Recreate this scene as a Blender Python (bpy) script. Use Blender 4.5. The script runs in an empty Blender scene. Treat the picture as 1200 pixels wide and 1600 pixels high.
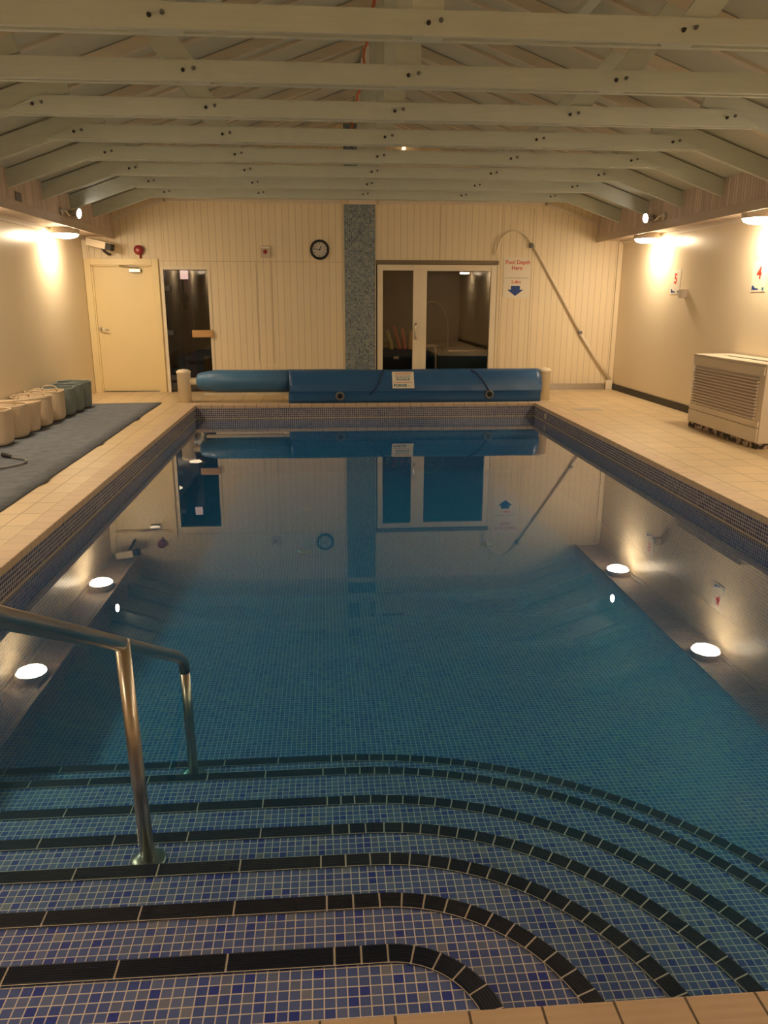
import bpy, bmesh, math, random
from mathutils import Vector, Matrix, noise
random.seed(7)
SC = bpy.context.scene
COL = SC.collection
PI = math.pi

# ------------------------------------------------------------------ camera
def set_camera():
    cd = bpy.data.cameras.new('camera'); co = bpy.data.objects.new('camera', cd); COL.objects.link(co)
    p, y, r = math.radians(15.511), math.radians(4.379), math.radians(0.13)
    F = Vector((math.sin(y)*math.cos(p), math.cos(y)*math.cos(p), -math.sin(p)))
    R0 = Vector((math.cos(y), -math.sin(y), 0)); U0 = R0.cross(F)
    R = math.cos(r)*R0 + math.sin(r)*U0; U = -math.sin(r)*R0 + math.cos(r)*U0
    m = Matrix((R, U, -F)).transposed().to_4x4(); m.translation = (0, 0, 1.5)
    co.matrix_world = m
    cd.sensor_fit = 'VERTICAL'; cd.sensor_height = 24.0; cd.lens = 1202/1600*24
    cd.clip_start = 0.05; cd.clip_end = 100
    SC.camera = co
set_camera()

# ------------------------------------------------------------------ world, exposure, lamp levels
w = bpy.data.worlds.new('world'); SC.world = w; w.use_nodes = True
w.node_tree.nodes['Background'].inputs[0].default_value = (0, 0, 0, 1)
w.node_tree.nodes['Background'].inputs[1].default_value = 0.0
SC.view_settings.view_transform = 'Standard'
SC.view_settings.look = 'None'
SC.view_settings.gamma = 1.0
SC.view_settings.use_curve_mapping = False
SC.view_settings.exposure = 0.0
LAMP = 126.0; LAMP_COL = (1.0, 0.78, 0.51)
SPOT = 55.0; SPOT_COL = (1.0, 0.86, 0.72)
try:
    SC.cycles.caustics_reflective = False; SC.cycles.caustics_refractive = False
    SC.cycles.max_bounces = 12; SC.cycles.volume_bounces = 1; SC.cycles.diffuse_bounces = 6; SC.cycles.glossy_bounces = 5
    SC.cycles.transparent_max_bounces = 16; SC.cycles.sample_clamp_indirect = 12.0
    SC.cycles.use_denoising = True
except Exception:
    pass

# ------------------------------------------------------------------ room constants
YW = 13.04                       # far wall
XL, XR = -3.75, 4.94             # side walls
XC = 0.61                        # ridge line
PXL, PXR, PYN, PYF = -1.89, 3.14, 1.30, 11.37   # pool edges
WATER = -0.20
YB = -2.6                        # wall behind the viewer
D_FACE, Z_SOF = 3.89, 2.42       # bulkhead face (from ridge line), soffit height
def zceil(d): return 2.80 + (3.90 - abs(d))*0.36

# ------------------------------------------------------------------ materials
def nt(name):
    m = bpy.data.materials.new(name); m.use_nodes = True
    t = m.node_tree; t.nodes.clear()
    o = t.nodes.new('ShaderNodeOutputMaterial')
    return m, t, o
def N(t, typ, **kw):
    n = t.nodes.new(typ)
    for k, v in kw.items():
        if k.startswith('i_'):
            key = k[2:]; key = int(key) if key.isdigit() else key
            n.inputs[key].default_value = v
        else: setattr(n, k, v)
    return n
def math_(t, op, a, b=None, c=None):
    n = t.nodes.new('ShaderNodeMath'); n.operation = op
    for i, v in enumerate((a, b, c)):
        if v is None: continue
        if isinstance(v, (int, float)): n.inputs[i].default_value = v
        else: t.links.new(v, n.inputs[i])
    return n.outputs[0]
def mixc(t, fac, a, b):
    n = t.nodes.new('ShaderNodeMix'); n.data_type = 'RGBA'
    for s, v in ((0, fac), (6, a), (7, b)):
        if isinstance(v, (int, float)): n.inputs[s].default_value = v
        elif isinstance(v, tuple): n.inputs[s].default_value = (v[0], v[1], v[2], 1)
        else: t.links.new(v, n.inputs[s])
    return n.outputs[2]
def coords(t, kind='Object'):
    return t.nodes.new('ShaderNodeTexCoord').outputs[kind]
def bsdf(t, o, col, rough=0.5, metal=0.0, spec=0.5, bump=None, bstr=0.2, bdist=0.01):
    b = t.nodes.new('ShaderNodeBsdfPrincipled')
    if isinstance(col, tuple): b.inputs['Base Color'].default_value = (*col, 1)
    else: t.links.new(col, b.inputs['Base Color'])
    if isinstance(rough, (int, float)): b.inputs['Roughness'].default_value = rough
    else: t.links.new(rough, b.inputs['Roughness'])
    b.inputs['Metallic'].default_value = metal
    b.inputs['Specular IOR Level'].default_value = spec
    if bump is not None:
        n = N(t, 'ShaderNodeBump'); n.inputs['Strength'].default_value = bstr; n.inputs['Distance'].default_value = bdist
        t.links.new(bump, n.inputs['Height']); t.links.new(n.outputs[0], b.inputs['Normal'])
    t.links.new(b.outputs[0], o.inputs['Surface'])
    return b
def plain(name, col, rough=0.5, metal=0.0, spec=0.5, var=0.12, scale=6.0, bstr=0.05):
    """paint / plastic / fabric with faint mottling"""
    m, t, o = nt(name)
    nz = N(t, 'ShaderNodeTexNoise', i_Scale=scale, i_Detail=4.0)
    t.links.new(coords(t), nz.inputs['Vector'])
    a = tuple(max(0, c*(1-var)) for c in col); b = tuple(min(1, c*(1+var)) for c in col)
    c = mixc(t, nz.outputs['Fac'], a, b)
    bsdf(t, o, c, rough, metal, spec, nz.outputs['Fac'], bstr)
    return m
def emis(name, col, strength):
    m, t, o = nt(name)
    e = N(t, 'ShaderNodeEmission'); e.inputs[0].default_value = (*col, 1); e.inputs[1].default_value = strength
    t.links.new(e.outputs[0], o.inputs['Surface'])
    return m
def mosaic(name, axes, size, cols, grout, gw=0.05, rough=0.25, off=(0, 0), spec=0.5):
    """small square tiles, each of its own tint, in pale grout; cols = [(position, colour)...]"""
    m, t, o = nt(name)
    sx = N(t, 'ShaderNodeSeparateXYZ'); t.links.new(coords(t), sx.inputs[0])
    u = math_(t, 'ADD', math_(t, 'DIVIDE', sx.outputs[axes[0]], size), off[0]+500.0)
    v = math_(t, 'ADD', math_(t, 'DIVIDE', sx.outputs[axes[1]], size), off[1]+500.0)
    cb = N(t, 'ShaderNodeCombineXYZ')
    t.links.new(math_(t, 'FLOOR', u), cb.inputs[0]); t.links.new(math_(t, 'FLOOR', v), cb.inputs[1])
    wn = N(t, 'ShaderNodeTexWhiteNoise', noise_dimensions='2D'); t.links.new(cb.outputs[0], wn.inputs['Vector'])
    rp = N(t, 'ShaderNodeValToRGB'); rp.color_ramp.interpolation = 'CONSTANT'
    el = rp.color_ramp.elements
    el[0].position = cols[0][0]; el[0].color = (*cols[0][1], 1)
    el[1].position = cols[1][0]; el[1].color = (*cols[1][1], 1)
    for p, c in cols[2:]:
        e = el.new(p); e.color = (*c, 1)
    t.links.new(wn.outputs['Value'], rp.inputs[0])
    nz = N(t, 'ShaderNodeTexNoise', i_Scale=90.0, i_Detail=2.0); t.links.new(coords(t), nz.inputs['Vector'])
    tint = mixc(t, math_(t, 'MULTIPLY', nz.outputs['Fac'], 0.22), rp.outputs[0], (0.22, 0.23, 0.36))
    fu = math_(t, 'ABSOLUTE', math_(t, 'SUBTRACT', math_(t, 'FRACT', u), 0.5))
    fv = math_(t, 'ABSOLUTE', math_(t, 'SUBTRACT', math_(t, 'FRACT', v), 0.5))
    g = math_(t, 'GREATER_THAN', math_(t, 'MAXIMUM', fu, fv), 0.5-gw)
    c = mixc(t, g, tint, grout)
    r = math_(t, 'ADD', math_(t, 'MULTIPLY', g, 0.45), rough)
    bsdf(t, o, c, r, 0, spec, math_(t, 'SUBTRACT', 1.0, g), 0.35, 0.002)
    return m
def tiles(name, axes, su, sv, col, grout, gu=0.008, var=0.12, rough=0.45, off=(0, 0), ribs=0.0, rib_axis=0):
    """rectangular deck tiles with dark joints; joint half-width gu in metres"""
    m, t, o = nt(name)
    sx = N(t, 'ShaderNodeSeparateXYZ'); t.links.new(coords(t), sx.inputs[0])
    u = math_(t, 'ADD', math_(t, 'DIVIDE', sx.outputs[axes[0]], su), off[0]+200.0)
    v = math_(t, 'ADD', math_(t, 'DIVIDE', sx.outputs[axes[1]], sv), off[1]+200.0)
    cb = N(t, 'ShaderNodeCombineXYZ')
    t.links.new(math_(t, 'FLOOR', u), cb.inputs[0]); t.links.new(math_(t, 'FLOOR', v), cb.inputs[1])
    wn = N(t, 'ShaderNodeTexWhiteNoise', noise_dimensions='2D'); t.links.new(cb.outputs[0], wn.inputs['Vector'])
    nz = N(t, 'ShaderNodeTexNoise', i_Scale=5.0, i_Detail=5.0); t.links.new(coords(t), nz.inputs['Vector'])
    k = math_(t, 'ADD', math_(t, 'MULTIPLY', wn.outputs['Value'], 0.5), math_(t, 'MULTIPLY', nz.outputs['Fac'], 0.5))
    a = tuple(c*(1-var) for c in col); b = tuple(min(1, c*(1+var)) for c in col)
    tc = mixc(t, k, a, b)
    fu = math_(t, 'ABSOLUTE', math_(t, 'SUBTRACT', math_(t, 'FRACT', u), 0.5))
    fv = math_(t, 'ABSOLUTE', math_(t, 'SUBTRACT', math_(t, 'FRACT', v), 0.5))
    g = math_(t, 'MAXIMUM', math_(t, 'GREATER_THAN', fu, 0.5-gu/su), math_(t, 'GREATER_THAN', fv, 0.5-gu/sv))
    c = mixc(t, g, tc, grout)
    h = math_(t, 'SUBTRACT', 1.0, g)
    if ribs:
        rw = math_(t, 'PINGPONG', sx.outputs[rib_axis], ribs)
        h = math_(t, 'ADD', h, math_(t, 'MULTIPLY', rw, 0.5/ribs))
    bsdf(t, o, c, rough, 0, 0.4, h, 0.4, 0.003)
    return m
def boards(name, axis, pitch, col, groove, gw=0.05, var=0.06, rough=0.5, seams=None):
    """tongue-and-groove boarding: a narrow shadow groove every pitch metres"""
    m, t, o = nt(name)
    sx = N(t, 'ShaderNodeSeparateXYZ'); t.links.new(coords(t), sx.inputs[0])
    u = math_(t, 'ADD', math_(t, 'DIVIDE', sx.outputs[axis], pitch), 300.0)
    cb = N(t, 'ShaderNodeCombineXYZ'); t.links.new(math_(t, 'FLOOR', u), cb.inputs[0])
    wn = N(t, 'ShaderNodeTexWhiteNoise', noise_dimensions='2D'); t.links.new(cb.outputs[0], wn.inputs['Vector'])
    a = tuple(c*(1-var) for c in col); b = tuple(min(1, c*(1+var)) for c in col)
    bc = mixc(t, wn.outputs['Value'], a, b)
    fu = math_(t, 'ABSOLUTE', math_(t, 'SUBTRACT', math_(t, 'FRACT', u), 0.5))
    g = math_(t, 'GREATER_THAN', fu, 0.5-gw)
    for ax, pos, hw in (seams or []):
        s = math_(t, 'LESS_THAN', math_(t, 'ABSOLUTE', math_(t, 'SUBTRACT', sx.outputs[ax], pos)), hw)
        g = math_(t, 'MAXIMUM', g, s)
    c = mixc(t, g, bc, groove)
    bsdf(t, o, c, rough, 0, 0.4, math_(t, 'SUBTRACT', 1.0, g), 0.5, 0.004)
    return m
def timber(name, col, var=0.15, rough=0.6, stretch=(1, 12, 12)):
    m, t, o = nt(name)
    mp = N(t, 'ShaderNodeMapping'); mp.inputs['Scale'].default_value = stretch
    t.links.new(coords(t), mp.inputs[0])
    nz = N(t, 'ShaderNodeTexNoise', i_Scale=4.0, i_Detail=5.0); t.links.new(mp.outputs[0], nz.inputs['Vector'])
    a = tuple(c*(1-var) for c in col); b = tuple(min(1, c*(1+var)) for c in col)
    bsdf(t, o, mixc(t, nz.outputs['Fac'], a, b), rough, 0, 0.3, nz.outputs['Fac'], 0.1)
    return m
def clear(name, tint, f0, ior_rough=0.0, bump_scale=None, bump_str=0.0, power=5.0):
    """pane or water surface: Schlick mix of mirror reflection and see-through tint"""
    m, t, o = nt(name)
    ge = N(t, 'ShaderNodeNewGeometry')
    dp = N(t, 'ShaderNodeVectorMath', operation='DOT_PRODUCT')
    t.links.new(ge.outputs['Incoming'], dp.inputs[0]); t.links.new(ge.outputs['Normal'], dp.inputs[1])
    c = math_(t, 'ABSOLUTE', dp.outputs['Value'])
    f = math_(t, 'ADD', math_(t, 'MULTIPLY', math_(t, 'POWER', math_(t, 'SUBTRACT', 1.0, c), power), 1-f0), f0)
    gl = N(t, 'ShaderNodeBsdfGlossy'); gl.inputs['Roughness'].default_value = ior_rough
    gl.inputs['Color'].default_value = (1, 1, 1, 1)
    if bump_scale:
        mp = N(t, 'ShaderNodeMapping'); mp.inputs['Scale'].default_value = (1, 1, 1)
        t.links.new(coords(t), mp.inputs[0])
        nz = N(t, 'ShaderNodeTexNoise', i_Scale=bump_scale, i_Detail=1.0); t.links.new(mp.outputs[0], nz.inputs['Vector'])
        bp = N(t, 'ShaderNodeBump'); bp.inputs['Strength'].default_value = bump_str; bp.inputs['Distance'].default_value = 0.01
        t.links.new(nz.outputs['Fac'], bp.inputs['Height']); t.links.new(bp.outputs[0], gl.inputs['Normal'])
    tr = N(t, 'ShaderNodeBsdfTransparent'); tr.inputs[0].default_value = (*tint, 1)
    mx = N(t, 'ShaderNodeMixShader')
    t.links.new(f, mx.inputs[0]); t.links.new(tr.outputs[0], mx.inputs[1]); t.links.new(gl.outputs[0], mx.inputs[2])
    t.links.new(mx.outputs[0], o.inputs['Surface'])
    return m, t, o

BLUES = [(0.0, (0.085, 0.135, 0.39)), (0.30, (0.07, 0.115, 0.38)), (0.55, (0.13, 0.175, 0.40)), (0.70, (0.045, 0.08, 0.37)),
         (0.83, (0.020, 0.045, 0.36)), (0.92, (0.13, 0.165, 0.33)), (0.97, (0.20, 0.22, 0.33))]
DARKS = [(0.0, (0.05, 0.06, 0.13)), (0.35, (0.09, 0.09, 0.16)), (0.6, (0.03, 0.04, 0.12)), (0.8, (0.13, 0.13, 0.19))]
GREYS = [(0.0, (0.15, 0.20, 0.24)), (0.35, (0.21, 0.26, 0.29)), (0.6, (0.11, 0.16, 0.21)), (0.8, (0.28, 0.32, 0.33)), (0.94, (0.06, 0.08, 0.12))]
GROUT = (0.70, 0.64, 0.61)
M = {}
M['mosaic_xy'] = mosaic('mosaic_floor', (0, 1), 0.0278, BLUES, GROUT, 0.055, 0.35, (0, 0), 0.15)
M['mosaic_xz'] = mosaic('mosaic_end_wall', (0, 2), 0.0278, BLUES, GROUT, 0.055, 0.35, (0, 0), 0.15)
M['mosaic_yz'] = mosaic('mosaic_side_wall', (1, 2), 0.0278, BLUES, GROUT, 0.055, 0.35, (0, 0), 0.15)
M['band_xz'] = mosaic('band_end', (0, 2), 0.0278, DARKS, GROUT, 0.07)
M['band_yz'] = mosaic('band_side', (1, 2), 0.0278, DARKS, GROUT, 0.07)
M['pillar_xz'] = mosaic('pillar_mosaic', (0, 2), 0.030, GREYS, (0.30, 0.33, 0.34), 0.06)
M['pillar_yz'] = mosaic('pillar_mosaic_side', (1, 2), 0.030, GREYS, (0.30, 0.33, 0.34), 0.06)
M['deck'] = tiles('deck_tile', (0, 1), 0.31, 0.31, (0.60, 0.465, 0.29), (0.28, 0.20, 0.12), 0.0045, 0.10, 0.42, (0.10, 0.2))
M['coping_y'] = tiles('coping_tile_side', (0, 1), 40.0, 0.155, (0.61, 0.46, 0.325), (0.32, 0.25, 0.18), 0.003, 0.08, 0.5, (0, 0), 0.012, 1)
M['coping_x'] = tiles('coping_tile_end', (0, 1), 0.162, 40.0, (0.60, 0.45, 0.33), (0.12, 0.09, 0.07), 0.003, 0.08, 0.5, (0.22, 0), 0.012, 1)
M['wall'] = plain('wall_paint', (0.77, 0.67, 0.51), 0.27, 0, 0.2, 0.03, 1.5, 0.015)
M['tg'] = boards('boarded_wall', 0, 0.105, (0.81, 0.70, 0.52), (0.60, 0.49, 0.34), 0.04, 0.02, 0.5)
M['tg_near'] = boards('boarded_gable', 0, 0.105, (0.81, 0.70, 0.52), (0.60, 0.49, 0.34), 0.04, 0.02, 0.5)
M['pine'] = boards('bulkhead_boards', 1, 0.06, (0.62, 0.51, 0.44), (0.34, 0.26, 0.22), 0.07, 0.16, 0.55)
M['cream'] = plain('cream_gloss_paint', (0.80, 0.66, 0.38), 0.38, 0, 0.5, 0.03, 3)
M['white'] = plain('white_paint', (0.82, 0.73, 0.58), 0.42, 0, 0.5, 0.03, 3)
M['trim'] = timber('trim_paint', (0.74, 0.66, 0.55), 0.06, 0.5)
M['pine_trim'] = timber('pine_trim', (0.55, 0.46, 0.39), 0.1, 0.5, (12, 1, 12))
M['truss'] = timber('sage_painted_timber', (0.55, 0.60, 0.55), 0.08, 0.7)
M['panel'] = plain('ceiling_board', (0.55, 0.57, 0.51), 0.65, 0, 0.3, 0.08, 0.8)
M['batten'] = timber('batten_paint', (0.63, 0.58, 0.49), 0.08, 0.6, (1, 12, 12))
M['ridge'] = timber('ridge_paint', (0.60, 0.62, 0.60), 0.08, 0.6, (12, 1, 12))
M['groove'] = plain('board_joint', (0.50, 0.40, 0.27), 0.7)
M['scum'] = plain('waterline_trim', (0.50, 0.42, 0.33), 0.5)
M['black'] = plain('black_plastic', (0.012, 0.012, 0.012), 0.4, 0, 0.4)
M['dark'] = plain('dark_rubber', (0.03, 0.03, 0.03), 0.55)
M['nosing'] = plain('nosing_tile', (0.010, 0.015, 0.034), 0.5, 0, 0.2, 0.2, 30)
M['grout'] = plain('grout', GROUT, 0.8, 0, 0.3, 0.08, 40)
M['steel'] = plain('brushed_steel', (0.44, 0.41, 0.38), 0.28, 1.0, 0.5, 0.05, 12, 0.01)
M['chrome'] = plain('chrome', (0.75, 0.74, 0.72), 0.15, 1.0, 0.5, 0.03, 6, 0.0)
M['alu'] = plain('aluminium', (0.60, 0.58, 0.56), 0.35, 1.0, 0.5, 0.05, 12, 0.01)
M['cover'] = plain('blue_cover_sheet', (0.022, 0.095, 0.255), 0.36, 0, 0.5, 0.14, 2.5, 0.12)
M['cover_old'] = plain('faded_blue_cover', (0.055, 0.165, 0.340), 0.42, 0, 0.5, 0.25, 3.0, 0.15)
M['cord'] = plain('navy_cord', (0.01, 0.03, 0.10), 0.6)
M['tub_cream'] = plain('cream_canvas', (0.66, 0.54, 0.40), 0.75, 0, 0.2, 0.08, 30, 0.2)
M['tub_grey'] = plain('grey_canvas', (0.21, 0.25, 0.25), 0.7, 0, 0.2, 0.10, 30, 0.2)
M['mat'] = plain('blue_grey_mat', (0.135, 0.155, 0.195), 0.8, 0, 0.25, 0.45, 9, 0.3)
M['grey_plastic'] = plain('grey_plastic', (0.16, 0.16, 0.17), 0.5)
M['beige_plastic'] = plain('beige_plastic', (0.55, 0.47, 0.38), 0.45)
M['heater'] = plain('heater_enamel', (0.66, 0.58, 0.48), 0.35, 0, 0.5, 0.04, 3)
M['louvre'] = plain('louvre_enamel', (0.58, 0.51, 0.44), 0.4, 0, 0.5, 0.05, 3)
M['red'] = plain('red_plastic', (0.30, 0.03, 0.035), 0.3)
M['red_ink'] = plain('red_ink', (0.62, 0.05, 0.03), 0.5, 0, 0.3, 0.02)
M['blue_ink'] = plain('blue_ink', (0.02, 0.06, 0.25), 0.5, 0, 0.3, 0.02)
M['black_ink'] = plain('dark_ink', (0.03, 0.03, 0.04), 0.5, 0, 0.3, 0.02)
M['teal_ink'] = plain('teal_ink', (0.04, 0.16, 0.24), 0.5, 0, 0.3, 0.02)
M['orange_ink'] = plain('orange_ink', (0.60, 0.22, 0.08), 0.5, 0, 0.3, 0.02)
M['sign'] = plain('sign_board', (0.78, 0.72, 0.62), 0.45, 0, 0.4, 0.02)
M['orange'] = plain('orange_cable', (0.50, 0.11, 0.03), 0.5)
M['pine_wood'] = timber('pine_handle', (0.52, 0.31, 0.14), 0.2, 0.45, (1, 10, 10))
M['brown_grey'] = timber('weathered_lintel', (0.20, 0.16, 0.11), 0.2, 0.6)
M['lamp'] = emis('lamp_glass', LAMP_COL, LAMP)
M['spot'] = emis('spot_lens', SPOT_COL, SPOT)
M['bulb'] = emis('small_bulb', (1.0, 0.62, 0.28), 6.0)
M['glass'] = clear('window_glass', (0.82, 0.80, 0.76), 0.06)[0]
M['smoked'] = clear('smoked_glass', (0.46, 0.41, 0.38), 0.05)[0]
M['pink_lamp'] = emis('sauna_lamp_glass', (1.0, 0.80, 0.78), 4.0)
M['dial'] = plain('clock_dial', (0.62, 0.58, 0.54), 0.5, 0, 0.4, 0.03)
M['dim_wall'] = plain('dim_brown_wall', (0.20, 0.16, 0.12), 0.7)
M['pink_panel'] = plain('pale_pink_panel', (0.75, 0.58, 0.55), 0.5, 0, 0.4, 0.05)
M['green_cloth'] = plain('green_cloth', (0.05, 0.08, 0.05), 0.8)
M['foam_yellow'] = plain('yellow_foam', (0.50, 0.50, 0.16), 0.7)
M['foam_red'] = plain('red_foam', (0.55, 0.06, 0.05), 0.7)
M['foam_orange'] = plain('orange_foam', (0.55, 0.28, 0.07), 0.7)
def water_material():
    m, t, o = clear('pool_water', (1, 1, 1), 0.028, 0.0, 0.9, 0.05, 4.25)
    va = N(t, 'ShaderNodeVolumeAbsorption'); va.inputs['Color'].default_value = (0.05, 0.75, 0.91, 1); va.inputs['Density'].default_value = 0.95
    vs = N(t, 'ShaderNodeVolumeScatter'); vs.inputs['Color'].default_value = (0.10, 0.43, 0.90, 1); vs.inputs['Density'].default_value = 0.16
    ad = N(t, 'ShaderNodeAddShader'); t.links.new(va.outputs[0], ad.inputs[0]); t.links.new(vs.outputs[0], ad.inputs[1])
    t.links.new(ad.outputs[0], o.inputs['Volume'])
    return m
M['water'] = water_material()
def rotted_material():
    m, t, o = nt('rotted_plinth')
    nz = N(t, 'ShaderNodeTexNoise', i_Scale=14.0, i_Detail=6.0); t.links.new(coords(t), nz.inputs['Vector'])
    rp = N(t, 'ShaderNodeValToRGB'); el = rp.color_ramp.elements
    el[0].position = 0.48; el[0].color = (0.03, 0.02, 0.015, 1); el[1].position = 0.56; el[1].color = (0.42, 0.33, 0.25, 1)
    t.links.new(nz.outputs['Fac'], rp.inputs[0]); bsdf(t, o, rp.outputs[0], 0.7)
    return m
M['rotted'] = rotted_material()
def mouldy_material():
    m, t, o = nt('mould_spotted_disc')
    co = coords(t)
    ln = N(t, 'ShaderNodeVectorMath', operation='LENGTH'); t.links.new(co, ln.inputs[0])
    rim = math_(t, 'GREATER_THAN', ln.outputs['Value'], 0.20)
    nz = N(t, 'ShaderNodeTexNoise', i_Scale=22.0, i_Detail=2.0); t.links.new(co, nz.inputs['Vector'])
    sp = math_(t, 'MULTIPLY', rim, math_(t, 'GREATER_THAN', nz.outputs['Fac'], 0.60))
    bsdf(t, o, mixc(t, sp, (0.52, 0.43, 0.38), (0.02, 0.02, 0.02)), 0.5)
    return m
M['mouldy'] = mouldy_material()

# ------------------------------------------------------------------ geometry helpers
def box(bm, lo, hi, bev=0.0, mi=0, mat=None):
    vs = [bm.verts.new((x, y, z)) for x in (lo[0], hi[0]) for y in (lo[1], hi[1]) for z in (lo[2], hi[2])]
    fs = [(0, 1, 3, 2), (4, 6, 7, 5), (0, 4, 5, 1), (2, 3, 7, 6), (0, 2, 6, 4), (1, 5, 7, 3)]
    out = []
    for f in fs:
        fc = bm.faces.new([vs[i] for i in f]); fc.material_index = mi; out.append(fc)
    if bev > 0:
        es = list({e for f in out for e in f.edges})
        bmesh.ops.bevel(bm, geom=es, offset=bev, segments=2, affect='EDGES', profile=0.5, clamp_overlap=True)
    if mat is not None:
        bmesh.ops.transform(bm, matrix=mat, verts=vs)
    return vs
def BX(*args, bev=0.0):
    bm = bmesh.new()
    for lo, hi in args: box(bm, lo, hi, bev)
    return bm
def beam(bm, a, b, w, h, up=(0, 0, 1), cut_a=None, cut_b=None):
    """square timber from a to b: w across, h along up"""
    a, b = Vector(a), Vector(b); d = (b-a).normalized()
    s = d.cross(Vector(up)).normalized(); u = s.cross(d).normalized()
    vs = []
    for p in (a, b):
        for i, j in ((-1, -1), (1, -1), (1, 1), (-1, 1)):
            vs.append(bm.verts.new(p + s*(i*w/2) + u*(j*h/2)))
    for f in ((0, 3, 2, 1), (4, 5, 6, 7), (0, 1, 5, 4), (1, 2, 6, 5), (2, 3, 7, 6), (3, 0, 4, 7)):
        bm.faces.new([vs[i] for i in f])
    return vs
def prism(bm, pts, lo, hi, axis='y', mi=0):
    """extrude a closed 2-D outline along one axis (outline given in the two other axes, in order)"""
    def P(p, k):
        if axis == 'y': return (p[0], k, p[1])
        if axis == 'x': return (k, p[0], p[1])
        return (p[0], p[1], k)
    a = [bm.verts.new(P(p, lo)) for p in pts]; b = [bm.verts.new(P(p, hi)) for p in pts]
    n = len(pts); fs = [bm.faces.new(a), bm.faces.new(list(reversed(b)))]
    for i in range(n):
        fs.append(bm.faces.new((a[i], b[i], b[(i+1) % n], a[(i+1) % n])))
    for f in fs: f.material_index = mi
    bmesh.ops.recalc_face_normals(bm, faces=fs)
    return fs
def tube(bm, path, r, seg=12, caps=True):
    pts = [Vector(p) for p in path]; rings = []; n = len(pts)
    prev = None
    for i, p in enumerate(pts):
        d = (pts[min(i+1, n-1)] - pts[max(i-1, 0)]).normalized()
        if prev is None:
            ref = Vector((0, 0, 1)) if abs(d.z) < 0.9 else Vector((1, 0, 0))
            s = d.cross(ref).normalized()
        else:
            s = (prev - d*prev.dot(d)).normalized()
        prev = s; u = d.cross(s); rr = r[i] if isinstance(r, (list, tuple)) else r
        rings.append([bm.verts.new(p + (s*math.cos(2*PI*k/seg) + u*math.sin(2*PI*k/seg))*rr) for k in range(seg)])
    for i in range(n-1):
        for k in range(seg):
            f = bm.faces.new((rings[i][k], rings[i][(k+1) % seg], rings[i+1][(k+1) % seg], rings[i+1][k])); f.smooth = True
    if caps:
        bm.faces.new(list(reversed(rings[0]))); bm.faces.new(rings[-1])
def lathe(bm, prof, c, axis=(0, 0, 1), seg=24, closed_ends=True):
    """prof: list of (radius, height along axis)"""
    ax = Vector(axis).normalized(); ref = Vector((0, 0, 1)) if abs(ax.z) < 0.9 else Vector((1, 0, 0))
    s = ax.cross(ref).normalized(); u = ax.cross(s); c = Vector(c); rings = []
    for r, h in prof:
        if r < 1e-6: rings.append([bm.verts.new(c + ax*h)])
        else: rings.append([bm.verts.new(c + ax*h + (s*math.cos(2*PI*k/seg)+u*math.sin(2*PI*k/seg))*r) for k in range(seg)])
    fs = []
    for a, b in zip(rings[:-1], rings[1:]):
        for k in range(seg):
            k2 = (k+1) % seg
            if len(a) == 1 and len(b) == 1: continue
            if len(a) == 1: f = bm.faces.new((a[0], b[k2], b[k]))
            elif len(b) == 1: f = bm.faces.new((a[k], a[k2], b[0]))
            else: f = bm.faces.new((a[k], a[k2], b[k2], b[k]))
            f.smooth = True; fs.append(f)
    if closed_ends:
        for ring in (rings[0], rings[-1]):
            if len(ring) > 1: fs.append(bm.faces.new(ring))
    bmesh.ops.recalc_face_normals(bm, faces=fs)
def arc(cx, cy, r, a0, a1, n):
    return [(cx + r*math.cos(a0+(a1-a0)*i/n), cy + r*math.sin(a0+(a1-a0)*i/n)) for i in range(n+1)]
ROOT = {}
def shift_of(parent):
    v = Vector((0, 0, 0)); p = parent
    while p is not None:
        v += p.location; p = p.parent
    return v
def obj(name, bm, mat, parent=None, label=None, loc=None, local=False):
    """link a bmesh as ONE mesh object; vertices are in world coordinates unless local"""
    me = bpy.data.meshes.new(name)
    if not local:
        s = shift_of(parent) + (Vector(loc) if loc else Vector((0, 0, 0)))
        bmesh.ops.translate(bm, verts=bm.verts, vec=-s)
    bm.normal_update(); bm.to_mesh(me); bm.free()
    for mm in (mat if isinstance(mat, (list, tuple)) else [mat]): me.materials.append(mm)
    o = bpy.data.objects.new(name, me); COL.objects.link(o)
    if loc: o.location = loc
    if parent is not None: o.parent = parent
    if label: o['label'] = label
    return o
def tag(o, label, cat, group=None):
    o['label'] = label; o['category'] = cat
    if group: o['group'] = group
    return o
def thing(name, label, cat, loc, group=None, rotz=0.0):
    o = bpy.data.objects.new(name, None); COL.objects.link(o); o.location = loc; o.rotation_euler = (0, 0, rotz)
    o.empty_display_size = 0.1
    return tag(o, label, cat, group)
def struct(name, bm, mat, label=None, parent=None):
    o = obj(name, bm, mat, parent)
    if parent is None: o['kind'] = 'structure'
    if label: o['label'] = label
    return o
def dup(root, loc, label, rotz=None):
    r = root.copy(); COL.objects.link(r); r.location = loc; r['label'] = label
    if rotz is not None: r.rotation_euler = (0, 0, rotz)
    for ch in list(root.children):
        c = ch.copy(); COL.objects.link(c); c.parent = r
        for g in list(ch.children):
            d = g.copy(); COL.objects.link(d); d.parent = c
    return r
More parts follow.
